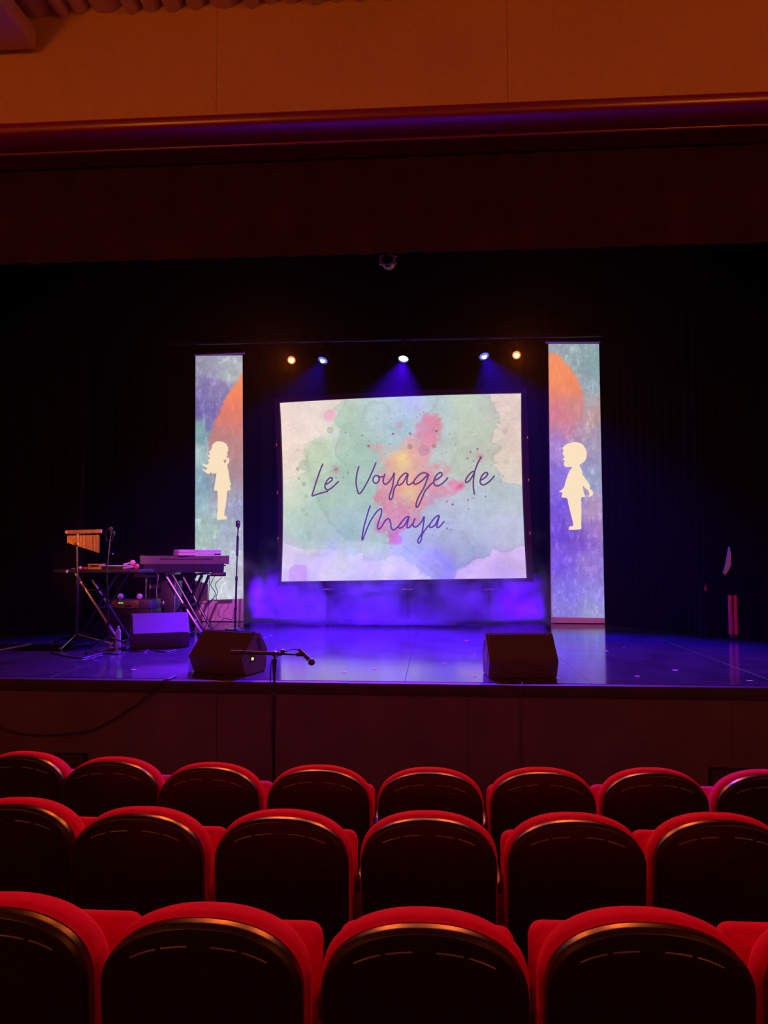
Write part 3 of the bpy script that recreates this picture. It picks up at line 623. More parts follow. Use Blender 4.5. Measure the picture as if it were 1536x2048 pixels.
lamp(968, 712, 'blue stage lamp beside the right amber lamp', (1.8, 8.0, 1.2), (0.12, 0.16, 1.0), 1.2, BLUE, 9000, 58, 0.075)
lamp(1033, 710, 'amber stage lamp at the right end of the row over the screen', (0.8, 3.0, 1.2), (1.0, 0.22, 0.006), 1.6, (1.0, 0.14, 0.012), 1100, 100, 0.062)
# square-fronted fixture high behind the border
p = at_y(775, 521, 8.0)
root = thing('theatre_spotlight', 'dark spotlight with a pale square colour frame hanging high above the lamp row', 'spotlight', p)
MB().lathe([(0.05, 0.30), (0.07, 0.28), (0.068, 0.03), (0.07, 0.0), (0.05, -0.006)], (0, 0, 0), 20, (0, 1, 0.25)).build('housing', m_bplast, root)
MB().lathe([(0.062, -0.0165), (0.062, -0.011)], (0, 0, 0), 24, (0, 1, 0)).build('front_lens', m_black, root)
fr = MB()
n = 28; hw = 0.088; hz = 0.058
inn = [(0.066 * math.cos(2 * math.pi * i / n), 0.05 * math.sin(2 * math.pi * i / n) + 0.006) for i in range(n)]
out = []
for i in range(n):
    a = 2 * math.pi * i / n; c_, s_ = math.cos(a), math.sin(a); k = 1 / max(abs(c_), abs(s_)); out.append((hw * c_ * k, hz * s_ * k))
vs = [(x, -0.02, z) for x, z in inn] + [(x, -0.02, z) for x, z in out] + [(x, -0.012, z) for x, z in inn] + [(x, -0.012, z) for x, z in out]
fs = []
for i in range(n):
    j = (i + 1) % n; fs += [(i, j, n + j, n + i), (2 * n + i, 3 * n + i, 3 * n + j, 2 * n + j), (i, 2 * n + i, 2 * n + j, j), (n + i, n + j, 3 * n + j, 3 * n + i)]
fr.add(vs, fs).build('colour_frame', mat('grey_frame_metal', (0.35, 0.33, 0.4), 0.5, var=0.1), root, smooth=0)
MB().box((0, 0.14, 0.10), (0.2, 0.03, 0.012)).box((-0.095, 0.14, 0.06), (0.008, 0.03, 0.09)).box((0.095, 0.14, 0.06), (0.008, 0.03, 0.09)).build('yoke', m_bmetal, root, smooth=0)
MB().cyl((0, 0.14, 0.10), (0, 0.14, 7.78 - p.z), 0.012).build('hanging_pole', m_bmetal, root)

# ------------------------------------------------------------------ floor monitors
def wedge(label, loc, rotz, w_, sc=1.0, led=False, m=m_wedge, group=None):
    root = thing('floor_monitor', label, 'speaker', loc, rotz)
    pr = [(0.07, 0.0), (0.0, 0.15), (0.205, 0.362), (0.285, 0.352), (0.40, 0.20), (0.385, 0.04), (0.36, 0.0)]
    pr = [(a * sc, b * sc) for a, b in pr]
    bm = bmesh.new(); vs = [bm.verts.new((-w_ / 2, a, b)) for a, b in pr]; f = bm.faces.new(vs)
    e = bmesh.ops.extrude_face_region(bm, geom=[f]); bmesh.ops.translate(bm, vec=(w_, 0, 0), verts=[v for v in e['geom'] if isinstance(v, bmesh.types.BMVert)])
    bmesh.ops.recalc_face_normals(bm, faces=bm.faces)
    bmesh.ops.bevel(bm, geom=bm.edges[:], offset=0.007, segments=2, affect='EDGES'); bm.verts.index_update()
    mb = MB().add([v.co.copy() for v in bm.verts], [[v.index for v in f.verts] for f in bm.faces]); bm.free()
    mb.build('cabinet', m, root)
    # sloped grille, a little proud of the cabinet
    a = Vector((0, pr[1][0], pr[1][1])); b = Vector((0, pr[2][0], pr[2][1])); d = b - a; ang = math.atan2(d.z, d.y)
    c = (a + b) / 2 + Vector((0, -math.sin(ang), math.cos(ang))) * 0.003
    MB().box(c, (w_ - 0.03, d.length - 0.03, 0.008), rot=(ang, 0, 0), bevel=0.003, seg=1).build('grille', m_grille, root)
    for sx in (-1, 1):
        h = MB().box((sx * (w_ / 2 - 0.001), 0.275 * sc, 0.255 * sc), (0.008, 0.045, 0.13), rot=(R(28), 0, 0), bevel=0.003, seg=1)
        h.build('side_handle', m_bplast, root)
        for fy in (0.11, 0.32): MB().cyl((sx * (w_ / 2 - 0.06), fy * sc, -0.0), (sx * (w_ / 2 - 0.06), fy * sc, 0.004), 0.02).build('rubber_foot', m_bplast, root)
    if led:
        pl = MB().box((w_ / 2 + 0.001, 0.17, 0.16), (0.006, 0.07, 0.10), bevel=0.002, seg=1).build('connector_plate', m_bplast, root)
        MB().cyl((w_ / 2, 0.16, 0.135), (w_ / 2 + 0.012, 0.16, 0.135), 0.013).build('signal_light', mat('yellow_signal', (0.3, 0.3, 0.02), 0.4, emit=(0.75, 0.8, 0.03), estr=1.2), pl, label='glowing yellow signal light')
        MB().sphere((w_ / 2 + 0.012, 0.13, 0.19), 0.012, 10, 6).build('connector', m_bmetal, pl)
    else:
        MB().cyl((-w_ / 2 - 0.002, 0.20, 0.17), (-w_ / 2 + 0.001, 0.20, 0.17), 0.075, n=28).build('side_plate', mat('grey_side_plate', (0.16, 0.13, 0.15), 0.5), root)
    return root
p = at_z(424, 1352, SZ)
wedge('dark floor monitor behind the boom microphone, with a yellow light on its side', p + Vector((0.0, 0.05, 0)), R(-21), 0.56, 1.0, True)
p = at_z(1049, 1359, SZ)
wedge('dark floor monitor standing alone at the right of the stage edge', p, R(5), 0.575, 1.0)
p = at_z(322, 1298, SZ)
wedge('floor monitor lit bright blue between the keyboard stand and the water bottle', p, R(26), 0.62, 1.05)

# ------------------------------------------------------------------ microphone stands
def tripod(mb_list, c, z0, h, spread, n0=0.0):
    for k in range(3):
        a = n0 + 2 * math.pi * k / 3
        mb_list.append(MB().tube([(c[0], c[1], z0 + h), (c[0] + spread * 0.5 * math.cos(a), c[1] + spread * 0.5 * math.sin(a), z0 + h * 0.5), (c[0] + spread * math.cos(a), c[1] + spread * math.sin(a), z0 + 0.012)], 0.009, 8))
# 1: boom stand in front of the stage
BYY = 5.55
b0 = at_y(549, 1312, BYY); fz = floor_z(BYY)
root = thing('boom_microphone_stand', 'black boom microphone stand in front of the stage, boom level with the stage edge', 'microphone stand', (b0.x, BYY, fz))
base = Vector((b0.x, BYY, 0))
MB().cyl((b0.x, BYY, fz + 0.1), (b0.x, BYY, b0.z - 0.28), 0.0125).build('lower_pole', m_bmetal, root, off=root.location)
MB().cyl((b0.x, BYY, b0.z - 0.30), (b0.x, BYY, b0.z), 0.009).cyl((b0.x, BYY, b0.z - 0.14), (b0.x, BYY, b0.z - 0.02), 0.011, 0.02).build('upper_pole', m_bmetal, root, off=root.location)
legs = []; tripod(legs, (b0.x, BYY), fz, 0.16, 0.36, 0.5)
for l in legs: l.build('leg', m_bmetal, root, off=root.location)
L_ = at_y(463, 1304, BYY); Rr_ = at_y(598, 1309, BYY); kn = at_y(566, 1305, BYY)
MB().cyl(L_, L_.lerp(Rr_, 0.6), 0.0125).cyl(L_.lerp(Rr_, 0.5), Rr_, 0.008).cyl(L_.lerp(Rr_, 0.53), L_.lerp(Rr_, 0.75), 0.014).build('boom_arm', m_bmetal, root, off=root.location)
MB().cyl(L_ + Vector((-0.004, 0, 0)), L_.lerp(Rr_, 0.16), 0.016).build('counterweight', m_bplast, root, off=root.location)
MB().cyl((b0.x, BYY - 0.03, b0.z + 0.02), (b0.x, BYY + 0.03, b0.z + 0.02), 0.018).build('boom_clutch', m_bplast, root, off=root.location)
MB().box(kn + Vector((0, -0.01, 0.008)), (0.03, 0.03, 0.035), bevel=0.005).build('cable_clip', m_bplast, root, off=root.location)
m0 = at_y(603, 1304, BYY); m1 = at_y(619, 1320, BYY)
dmic = (m1 - m0).normalized()
mic = thing('vocal_microphone', 'black vocal microphone in the clip of the boom stand, pointing down', 'microphone', m0)
MB().cyl(m0 - dmic * 0.03, m1 - dmic * 0.005, 0.011, 0.017, 16).build('handle', m_bplast, mic, off=mic.location)
MB().sphere(m1 + dmic * 0.022, 0.026, 16, 10).build('mic_head', mat('mic_mesh', (0.10, 0.09, 0.09), 0.45, metal=0.5, bump=0.5, bscale=300), mic, off=mic.location)
MB().cyl(m1 + dmic * 0.012, m1 + dmic * 0.02, 0.027, n=16).build('head_ring', m_bmetal, mic, off=mic.location)
MB().cyl(Rr_ - Vector((0.02, 0, 0)), m0 + dmic * 0.02, 0.014, 0.019, 12).build('mic_clip', m_bplast, root, off=root.location)
cb = spline([at_y(600, 1302, BYY), at_y(594, 1299, BYY), at_y(584, 1299, BYY), at_y(575, 1302, BYY - .03), kn + Vector((0, -0.04, 0.004)), at_y(552, 1316, BYY - .04), at_y(542, 1330, BYY - 0.03), at_y(541, 1400, BYY - .03), at_y(543, 1480, BYY - .03), Vector((b0.x + 0.03, BYY - 0.03, fz + 0.25)), Vector((b0.x + 0.12, BYY - 0.1, fz + 0.02))])
single(MB().tube(cb, 0.0035), 'microphone_cable', m_cable, 'thin black cable from the vocal microphone down the boom stand', 'cable', m0)

# 2: straight stand with a classic microphone, before the left banner
p = at_z(470, 1259, SZ); yy = p.y; top = at_y(476, 1056, yy)
root = thing('straight_microphone_stand', 'slender straight microphone stand before the left banner', 'microphone stand', p)
mid = p.lerp(top, 0.5); t2 = p.lerp(top, 0.72)
MB().cyl(p + Vector((0, 0, 0.02)), mid, 0.014).build('lower_pole', m_bmetal, root, off=root.location)
MB().cyl(mid, top, 0.009).build('upper_pole', m_bmetal, root, off=root.location)
MB().cyl(mid - Vector((0, 0, 0.03)), mid + Vector((0, 0, 0.03)), 0.019).cyl(p.lerp(top, 0.2) , p.lerp(top, 0.22), 0.02).build('clutch', m_bplast, root, off=root.location)
MB().cyl(t2, p.lerp(top, 0.92), 0.017).build('grip', m_bplast, root, off=root.location)
MB().lathe([(0.001, 0.03), (0.03, 0.028), (0.13, 0.015), (0.14, 0.0)], p, 28).build('round_base', m_bmetal, root, off=root.location)
hd = at_y(476.5, 1048, yy)
mic = thing('classic_microphone', 'ribbed chrome classic microphone on top of the straight stand', 'microphone', hd + Vector((0, 0, -0.05)))
MB().box(hd, (0.062, 0.06, 0.105), bevel=0.026, seg=4).build('mic_body', m_chrome, mic, off=mic.location)
for i in range(5): MB().box(hd + Vector(((i - 2) * 0.012, -0.031, 0.0)), (0.004, 0.006, 0.08), bevel=0.001, seg=1).build('rib', m_bmetal, mic, off=mic.location)
MB().box(hd + Vector((0, -0.032, 0.0)), (0.05, 0.006, 0.014), bevel=0.002, seg=1).build('band', m_bmetal, mic, off=mic.location)
MB().cyl(hd + Vector((0, 0, -0.07)), hd + Vector((0, 0, -0.045)), 0.012).build('swivel', m_bmetal, mic, off=mic.location)
single(MB().tube(spline([p + Vector((-0.01, -0.02, 0.30)), p + Vector((-0.03, -0.03, 0.14)), p + Vector((-0.12, -0.1, 0.16)), p + Vector((-0.22, -0.16, 0.06)), p + Vector((-0.3, -0.2, 0.006))]), 0.005), 'microphone_cable', m_cable, 'black cable looping from the foot of the straight microphone stand', 'cable', p)

# 3: stand with bar chimes
p = at_z(152, 1293, SZ); yy = p.y; top = at_y(153, 1068, yy)
root = thing('chime_stand', 'black tripod stand carrying the bar chimes', 'stand', p)
MB().cyl((p.x, yy, SZ + 0.12), (p.x, yy, p.z + 0.75), 0.016).build('lower_pole', m_bmetal, root, off=root.location)
MB().cyl((p.x, yy, p.z + 0.72), (top.x, yy, top.z), 0.010).build('upper_pole', m_chrome, root, off=root.location)
MB().cyl((p.x, yy, p.z + 0.70), (p.x, yy, p.z + 0.78), 0.022).box((p.x + 0.03, yy, p.z + 0.74), (0.05, 0.012, 0.02)).build('clutch', m_bplast, root, off=root.location)
MB().cyl((p.x, yy, SZ + 0.10), (p.x, yy, SZ + 0.2), 0.026).build('leg_collar', m_bmetal, root, off=root.location)
for a in (0.35, 2.75, 4.75):
    MB().tube([(p.x, yy, SZ + 0.14), (p.x + 0.38 * math.cos(a), yy + 0.38 * math.sin(a), SZ + 0.018)], 0.011, 8).cyl((p.x + 0.36 * math.cos(a), yy + 0.36 * math.sin(a), SZ), (p.x + 0.40 * math.cos(a), yy + 0.40 * math.sin(a), SZ + 0.03), 0.014).build('leg', m_chrome, root, off=root.location)
MB().box(at_y(159, 1064, yy - 0.03), (0.05, 0.04, 0.05), bevel=0.01).box(at_y(154, 1071, yy - 0.01), (0.035, 0.035, 0.06), bevel=0.008).build('chime_clamp', m_chrome, root, off=root.location)
MB().box(at_y(154, 1089, yy - 0.015), (0.05, 0.05, 0.04), bevel=0.008).build('height_clamp', m_chrome, root, off=root.location)
a = at_y(132, 1064.5, yy - 0.03); b = at_y(203, 1062.5, yy - 0.03)
ch = thing('bar_chimes', 'bar chimes, a wooden bar hung with thin brass tubes of growing length', 'percussion', (a + b) / 2)
MB().box((a + b) / 2, ((b - a).length, 0.045, 0.042), rot=(0, math.atan2(-(b.z - a.z), b.x - a.x), 0), bevel=0.006).build('wooden_bar', m_wood, ch, off=ch.location)
MB().cyl(a + Vector((0.018, -0.026, 0)), a + Vector((0.018, -0.02, 0)), 0.018, n=20).build('end_disc', mat('pale_end_disc', (0.85, 0.72, 0.35), 0.4), ch, off=ch.location, label='pale round end disc')
NT = 27
for i in range(NT):
    u = i / (NT - 1); x_ = 135.5 + (198 - 135.5) * u; y0 = 1071.5 - 1.8 * u; y1 = 1086 + 20 * u
    t_ = at_y(x_, y0, yy - 0.03); e_ = at_y(x_, y1, yy - 0.03)
    tu = MB().cyl(t_, e_, 0.0048, n=8).cyl(t_, t_ + Vector((0, 0, 0.02)), 0.0012, n=4).build('chime_tube', m_brass, ch, off=ch.location)

# 4: boom stand with a microphone among the percussion
p = at_z(217, 1301, SZ); yy = p.y
root = thing('percussion_microphone_stand', 'black microphone stand right of the bar chimes, its arm leaning upward', 'microphone stand', p)
j = at_y(213, 1146, yy)
MB().cyl((p.x, yy, SZ + 0.12), (j.x, yy, j.z), 0.011).build('pole', m_bmetal, root, off=root.location)
MB().cyl((p.x, yy, SZ + 0.10), (p.x, yy, SZ + 0.2), 0.024).build('leg_collar', m_bmetal, root, off=root.location)
for a in (0.1, 2.6, 4.45):
    MB().tube([(p.x, yy, SZ + 0.15), (p.x + 0.33 * math.cos(a), yy + 0.33 * math.sin(a), SZ + 0.016)], 0.009, 8).cyl((p.x + 0.31 * math.cos(a), yy + 0.31 * math.sin(a), SZ), (p.x + 0.35 * math.cos(a), yy + 0.35 * math.sin(a), SZ + 0.025), 0.013).build('leg', m_bmetal, root, off=root.location)
tp = at_y(221, 1072, yy)
MB().tube([j, at_y(216, 1120, yy), at_y(219, 1092, yy), tp], 0.0085, 8).build('boom_arm', m_chrome, root, off=root.location)
MB().sphere(j, 0.022, 12, 8).cyl(j, j + Vector((0.03, -0.02, 0.0)), 0.01).build('boom_clutch', m_bplast, root, off=root.location)
MB().sphere(at_y(225.5, 1108, yy), 0.011, 10, 6).cyl(at_y(225.5, 1108, yy), at_y(217.5, 1106, yy), 0.004, n=6).build('wing_screw', m_chrome, root, off=root.location)
hoop = [tp + Vector((-0.012 + 0.045 * math.cos(k * math.pi / 10), 0, 0.015 + 0.075 * math.sin(k * math.pi / 10))) for k in range(21)]
single(MB().tube(hoop, 0.005), 'cable_loop', m_cable, 'loop of black cable hung on top of the leaning microphone arm', 'cable', tp)
mc = at_y(222, 1064, yy - 0.02)
mic = thing('percussion_microphone', 'small dark microphone at the tip of the leaning arm', 'microphone', mc)
MB().cyl(mc + Vector((0.005, 0, -0.04)), mc + Vector((0.0, 0, 0.02)), 0.014, 0.017).build('handle', m_bplast, mic, off=mic.location)
MB().sphere(mc + Vector((-0.003, 0, 0.035)), 0.022, 12, 8).build('mic_head', MATS['mic_mesh'], mic, off=mic.location)
MB().box(mc + Vector((0.03, 0, -0.015)), (0.025, 0.03, 0.05), bevel=0.006).cyl(mc + Vector((0.03, 0, -0.02)), mc + Vector((-0.01, 0.01, -0.07)), 0.006).build('mic_clip', m_bmetal, mic, off=mic.location)

# ------------------------------------------------------------------ percussion table on an X stand
TY = 8.42
tt = at_y(195, 1141, TY); tw = at_y(283, 1141, TY).x - at_y(112, 1141, TY).x
tcx = (at_y(283, 1141, TY).x + at_y(112, 1141, TY).x) / 2; tz = at_y(195, 1138.5, TY).z
root = thing('percussion_table', 'narrow black table top on crossed legs, strewn with small instruments', 'table', (tcx, TY, SZ))
MB().box((tcx, TY + 0.16, tz - 0.022), (tw, 0.44, 0.04), bevel=0.008).build('table_top', m_bplast, root, off=root.location)
x0 = at_y(150, 1148, TY).x; x1 = at_y(238, 1292, TY).x; x2 = at_y(233, 1148, TY).x; x3 = at_y(151, 1286, TY).x
MB().tube([(x0, TY, tz - 0.04), (x1, TY, SZ + 0.03)], 0.017, 8).build('leg', mat('highlit_leg', (0.30, 0.26, 0.30), 0.35, metal=0.7), root, off=root.location)  # front leg only: its highlight is put into a lighter colour
MB().tube([(x2, TY + 0.04, tz - 0.04), (x3, TY + 0.04, SZ + 0.03)], 0.017, 8).build('leg', m_bmetal, root, off=root.location)
MB().tube([(x0 - 0.0, TY + 0.30, tz - 0.04), (x1, TY + 0.30, SZ + 0.03)], 0.017, 8).build('leg', m_bmetal, root, off=root.location)
MB().tube([(x2, TY + 0.34, tz - 0.04), (x3, TY + 0.34, SZ + 0.03)], 0.017, 8).build('leg', m_bmetal, root, off=root.location)
for xx in (x1, x3): MB().cyl((xx, TY - 0.1, SZ + 0.018), (xx, TY + 0.44, SZ + 0.018), 0.018).build('foot_bar', m_bmetal, root, off=root.location)
xm = (at_y(161, 1180, TY).x + at_y(208, 1180, TY).x) / 2
MB().box((xm, TY + 0.02, at_y(180, 1180, TY).z), (0.30, 0.02, 0.022)).build('cross_brace', m_bmetal, root, off=root.location)
MB().cyl(((x0 + x1) / 2, TY - 0.03, (tz - .04 + SZ) / 2), ((x0 + x1) / 2, TY + 0.38, (tz - .04 + SZ) / 2), 0.012).build('pivot', m_bmetal, root, off=root.location)
MB().box(at_y(134, 1143, TY - 0.075), (0.025, 0.02, 0.03), bevel=0.006).build('edge_clip', m_white, root, off=root.location)
def on_table(px0, px1, h, y=TY + 0.03): return (at_y(px0, 1138, y).x, at_y(px1, 1138, y).x, y, tz, h)
x0_, x1_, y_, z_, _ = on_table(166.5, 178, 0)
o = single(MB().box(((x0_ + x1_) / 2, y_, z_ + 0.014), (x1_ - x0_, 0.09, 0.026), bevel=0.006), 'wood_block', m_redp, 'small red block at the left on the percussion table', 'percussion', ((x0_ + x1_) / 2, y_, z_))
x0_, x1_, y_, z_, _ = on_table(178.5, 204, 0)
bx = thing('wooden_drum_box', 'brown wooden slit drum box on the percussion table', 'percussion', ((x0_ + x1_) / 2, y_ + 0.02, z_))
bw = x1_ - x0_
MB().box((0, 0, 0.012), (bw, 0.10, 0.02)).box((-bw / 2 + 0.008, 0, 0.034), (0.014, 0.10, 0.03)).box((bw / 2 - 0.012, 0, 0.034), (0.022, 0.10, 0.03)).box((0, 0.04, 0.034), (bw, 0.012, 0.03)).build('body', m_wood, bx, smooth=0)
MB().box((0, 0, 0.055), (bw + 0.012, 0.11, 0.014), bevel=0.003).build('lid', m_wood, bx)
x0_, x1_, y_, z_, _ = on_table(209, 257, 0, TY + 0.13)
bk = thing('flat_case', 'flat dark case with a pale lid lying on the percussion table', 'case', ((x0_ + x1_) / 2, y_, z_))
MB().box((0, 0, 0.018), (x1_ - x0_ - 0.01, 0.22, 0.034), bevel=0.004).build('body', m_bplast, bx if False else bk)
MB().box((0, 0, 0.040), (x1_ - x0_, 0.23, 0.010), bevel=0.003).build('lid', mat('pale_lid', (0.55, 0.5, 0.56), 0.5), bk)
for k, (px, lab) in enumerate(((276, 'red maraca at the front of the pair on the percussion table'), (268, 'pink maraca lying across the other on the percussion table'))):
    y_ = TY - 0.0 + 0.10 * k; hz = tz + 0.033 + 0.042 * k; c = Vector((at_y(px - 3, 1133, y_).x, y_, hz))
    mr = thing('maraca', lab, 'percussion', c)
    mm = mat('maraca_red', (0.7, 0.10, 0.14), 0.4) if k == 0 else mat('maraca_pink', (0.78, 0.45, 0.45), 0.4)
    MB().sphere((0, 0, 0), 0.033, 16, 10).build('head', mm, mr)
    hx = -0.15 if k == 0 else -0.10
    MB().cyl((-0.025, 0, -0.002), (hx, -0.02, -0.020 if k == 0 else -0.022), 0.010, 0.012).build('handle', mat('maraca_handle', (0.75, 0.5, 0.45), 0.5), mr)
    mr.rotation_euler = (0, 0, 0)
x0_, x1_, y_, z_, _ = on_table(157, 164, 0, TY - 0.01)
c = Vector(((x0_ + x1_) / 2, y_, z_ + 0.017))
sh = thing('egg_shaker', 'small pale egg shaker beside the red block', 'percussion', c)
MB().sphere((0, 0, 0), 0.017, 14, 10, (1.3, 1, 1)).build('shell', m_white, sh); MB().lathe([(0.0172, -0.002), (0.0176, 0.0), (0.0172, 0.002)], (0, 0, 0), 14, (1, 0, 0)).build('seam', m_bplast, sh)
x0_, x1_, y_, z_, _ = on_table(142, 150, 0, TY)
single(MB().lathe([(0.022, 0.0), (0.024, 0.008), (0.016, 0.014), (0.001, 0.016)], ((x0_ + x1_) / 2, y_, z_), 16), 'finger_cymbal', m_brass, 'small brass finger cymbal at the left end of the percussion table', 'percussion', ((x0_ + x1_) / 2, y_, z_))

# ------------------------------------------------------------------ keyboard, its stand, cables
KY = 9.35
kl = at_y(282, 1128, KY); kr = at_y(450, 1128, KY); kz1 = at_y(366, 1111.5, KY).z; kz0 = at_y(366, 1145, KY).z; kzm = at_y(366, 1128, KY).z
kw = kr.x - kl.x; kc = Vector(((kl.x + kr.x) / 2, KY, kz0))
root = thing('stage_keyboard', 'grey stage keyboard seen from behind on a double crossed stand', 'keyboard', kc + Vector((0.02, 0.02, 0)), R(15))
kw *= 0.97
pr = [(0.0, kz1 - kz0), (0.01, kzm - kz0), (0.05, 0.0), (0.36, 0.02), (0.37, 0.07), (0.2, 0.10), (0.16, kz1 - kz0)]
hm = kzm - kz0
MB().prism([(0.0, kz1 - kz0), (0.008, hm), (0.37, hm), (0.2, 0.10 + 0.02), (0.16, kz1 - kz0)], -kw / 2 + 0.02, kw / 2 - 0.02).build('upper_body', m_grey, root, smooth=20)
MB().loft([[(x, a, b) for a, b in ((0.012, hm - 0.001), (0.05, 0.0), (0.36, 0.02), (0.37, hm - 0.001))] for x in (-kw / 2 + 0.02, kw / 2 - 0.05)]).build('lower_body', mat('dark_keyboard_plastic', (0.03, 0.028, 0.035), 0.5), root, smooth=20)
for sx in (-1, 1): MB().prism([(-0.004, kz1 - kz0 + 0.003), (0.004, hm - 0.004), (0.372, hm - 0.004), (0.22, 0.125), (0.165, kz1 - kz0 + 0.003)], sx * kw / 2 - 0.02, sx * kw / 2 + 0.02).build('end_cheek', m_bplast if False else m_grey, root, smooth=20)
MB().box((0.02, -0.006, (kzm + kz1) / 2 - kz0 + 0.018), (kw * 0.62, 0.014, 0.03), bevel=0.004).build('rear_panel', mat('rear_panel_dark', (0.06, 0.05, 0.06), 0.5), root)
keys = MB()
for i in range(36): keys.box((-kw / 2 + 0.04 + i * (kw - 0.08) / 35, 0.30, 0.085), ((kw - 0.08) / 35 - 0.002, 0.13, 0.02))
tag(keys.build('white_keys', m_white, root, smooth=0), kind='stuff')
MB().box((kw * 0.39, 0.14, -0.028), (0.20, 0.22, 0.05), bevel=0.012).build('underside_box', m_bplast, root)
KB = KY + 0.18
root = thing('keyboard_stand', 'black double crossed stand under the grey keyboard', 'stand', (kc.x + 0.1, KB, SZ))
off = root.location
def leg(pxa, pxb, y, m): 
    a = at_y(pxa, 1146, y); b = at_y(pxb, 1262, y); MB().tube([(a.x, y, kz0 - 0.035), (b.x, y, SZ + 0.04)], 0.019, 8).build('leg', m, root, off=off)
leg(332, 402, KB - 0.14, MATS['highlit_leg']); leg(346, 410, KB - 0.10, m_bmetal); leg(364, 424, KB + 0.16, m_bmetal); leg(418, 372, KB - 0.06, m_bmetal); leg(404, 352, KB + 0.12, m_bmetal); leg(392, 340, KB + 0.20, m_bmetal)  # frontmost leg lighter than the rest, highlight put into its colour
for px in (408, 358): 
    xx = at_y(px, 1262, KB).x; MB().cyl((xx, KB - 0.24, SZ + 0.022), (xx, KB + 0.30, SZ + 0.022), 0.022).build('foot_bar', m_bmetal, root, off=off)
for px in (345, 405):
    xx = at_y(px, 1150, KB).x; MB().box((xx, KB, kz0 - 0.018), (0.05, 0.5, 0.03), bevel=0.006).build('support_arm', m_bmetal, root, off=off)
pv = at_y(378, 1212, KB - 0.1); MB().cyl((pv.x, KB - 0.18, pv.z), (pv.x, KB + 0.24, pv.z), 0.02).cyl((pv.x - 0.05, KB - 0.2, pv.z + 0.02), (pv.x + 0.01, KB - 0.2, pv.z), 0.03).build('pivot_knob', m_bplast, root, off=off)
# pale module on the keyboard
a = at_y(336, 1108, KY + 0.06); b = at_y(437, 1108, KY + 0.06)
rt = thing('pale_sound_module', 'long pale box with small dark print lying on top of the keyboard', 'sound module', ((a.x + b.x) / 2 + 0.02, KY + 0.17, kz1 + 0.002), R(36))
wL = (b.x - a.x) * 0.84
MB().box((0, 0, 0.019), (wL, 0.26, 0.036), bevel=0.004).build('lower_case', m_white, rt)
MB().box((0.0, 0, 0.058), (wL * 0.995, 0.256, 0.036), bevel=0.008).build('upper_case', m_white, rt)
pm = MB()
for i, wd in enumerate((0.018, 0.006, 0.012, 0.010, 0.02)): pm.box((-wL * 0.23 + i * 0.022, -0.1285, 0.062), (wd, 0.002, 0.008))
pm.build('printed_marks', m_bplast, rt, smooth=0)
MB().box((wL * 0.40, -0.1305, 0.016), (0.08, 0.004, 0.018)).build('socket_panel', m_bplast, rt, smooth=0)
def cable(name, pxs, y, label, m=m_cable, r=0.0045, jit=0.02, floor=True):
    pts = [at_y(a, b, y + jit * math.sin(i * 2.1)) for i, (a, b) in enumerate(pxs)]
    pts = [Vector((q.x, q.y, max(q.z, SZ + 0.006))) for q in pts]
    return single(MB().tube(spline(pts), r), name, m, label, 'cable', pts[0])
cable('keyboard_cable', [(441, 1146), (442, 1156), (431, 1168), (435, 1184), (432, 1194), (434, 1202), (424, 1198)], KY + 0.05, 'black cable dangling farthest right under the keyboard')
cable('keyboard_cable', [(432, 1148), (424, 1162), (422, 1172), (431, 1187), (423, 1200), (412, 1206), (400, 1206), (394, 1200)], KY + 0.08, 'black cable looping in a wide bow below the right end of the keyboard')
cable('keyboard_cable', [(419, 1148), (418, 1180), (417, 1210), (414, 1238), (409, 1258), (404, 1268)], KY - 0.12, 'black cable falling straight from the keyboard to the floor')
cable('keyboard_cable', [(415, 1148), (415, 1178), (404, 1190), (398, 1188), (401, 1170), (406, 1152)], KY + 0.03, 'black cable hung in a short loop beside the right stand leg')
cable('white_cable', [(317, 1150), (313, 1185), (317, 1205), (319, 1218), (319, 1235), (316, 1274)], 9.44, 'thin pale cable hanging behind the blue lit floor monitor', m_wcable)
# stool behind
p = Vector((at_y(292, 1150, 9.55).x, 9.55, SZ)); zt_ = at_y(292, 1147, 9.55).z
st = thing('drum_stool', 'round dark stool left of the keyboard stand', 'stool', p)
MB().lathe([(0.10, -0.06), (0.155, -0.05), (0.165, -0.02), (0.15, 0.0), (0.001, 0.005)], (0, 0, zt_ - SZ), 24).build('seat', m_bplast, st)
MB().cyl((0, 0, 0.2), (0, 0, zt_ - SZ - 0.05), 0.014).build('pole', m_chrome, st)
for k in range(3):
    a = 0.6 + k * 2.094; MB().tube([(0, 0, 0.34), (0.22 * math.cos(a), 0.22 * math.sin(a), 0.012)], 0.01, 8).build('leg', m_chrome, st)
# tall black case
p0 = at_y(303, 1160, 9.9); p1 = at_y(352, 1160, 9.9)
fc = thing('flight_case', 'tall black flight case behind the keyboard stand', 'case', ((p0.x + p1.x) / 2, 10.0, SZ))
wF = p1.x - p0.x; hF = p0.z - SZ
MB().box((0, 0.0, hF / 2), (wF, 0.3, hF - 0.03), bevel=0.004).build('case_body', m_bplast, fc)
for sx in (-1, 1): MB().box((sx * wF / 2, -0.15, hF / 2), (0.024, 0.024, hF - 0.02), bevel=0.004).build('metal_edge', mat('dull_metal', (0.2, 0.18, 0.22), 0.4, metal=0.8), fc)
MB().box((-0.0, -0.155, hF * 0.52), (0.06, 0.012, 0.09), bevel=0.004).build('latch', m_chrome, fc)
MB().box((0, 0, 0.01), (wF, 0.3, 0.02)).build('skid', m_bplast, fc)
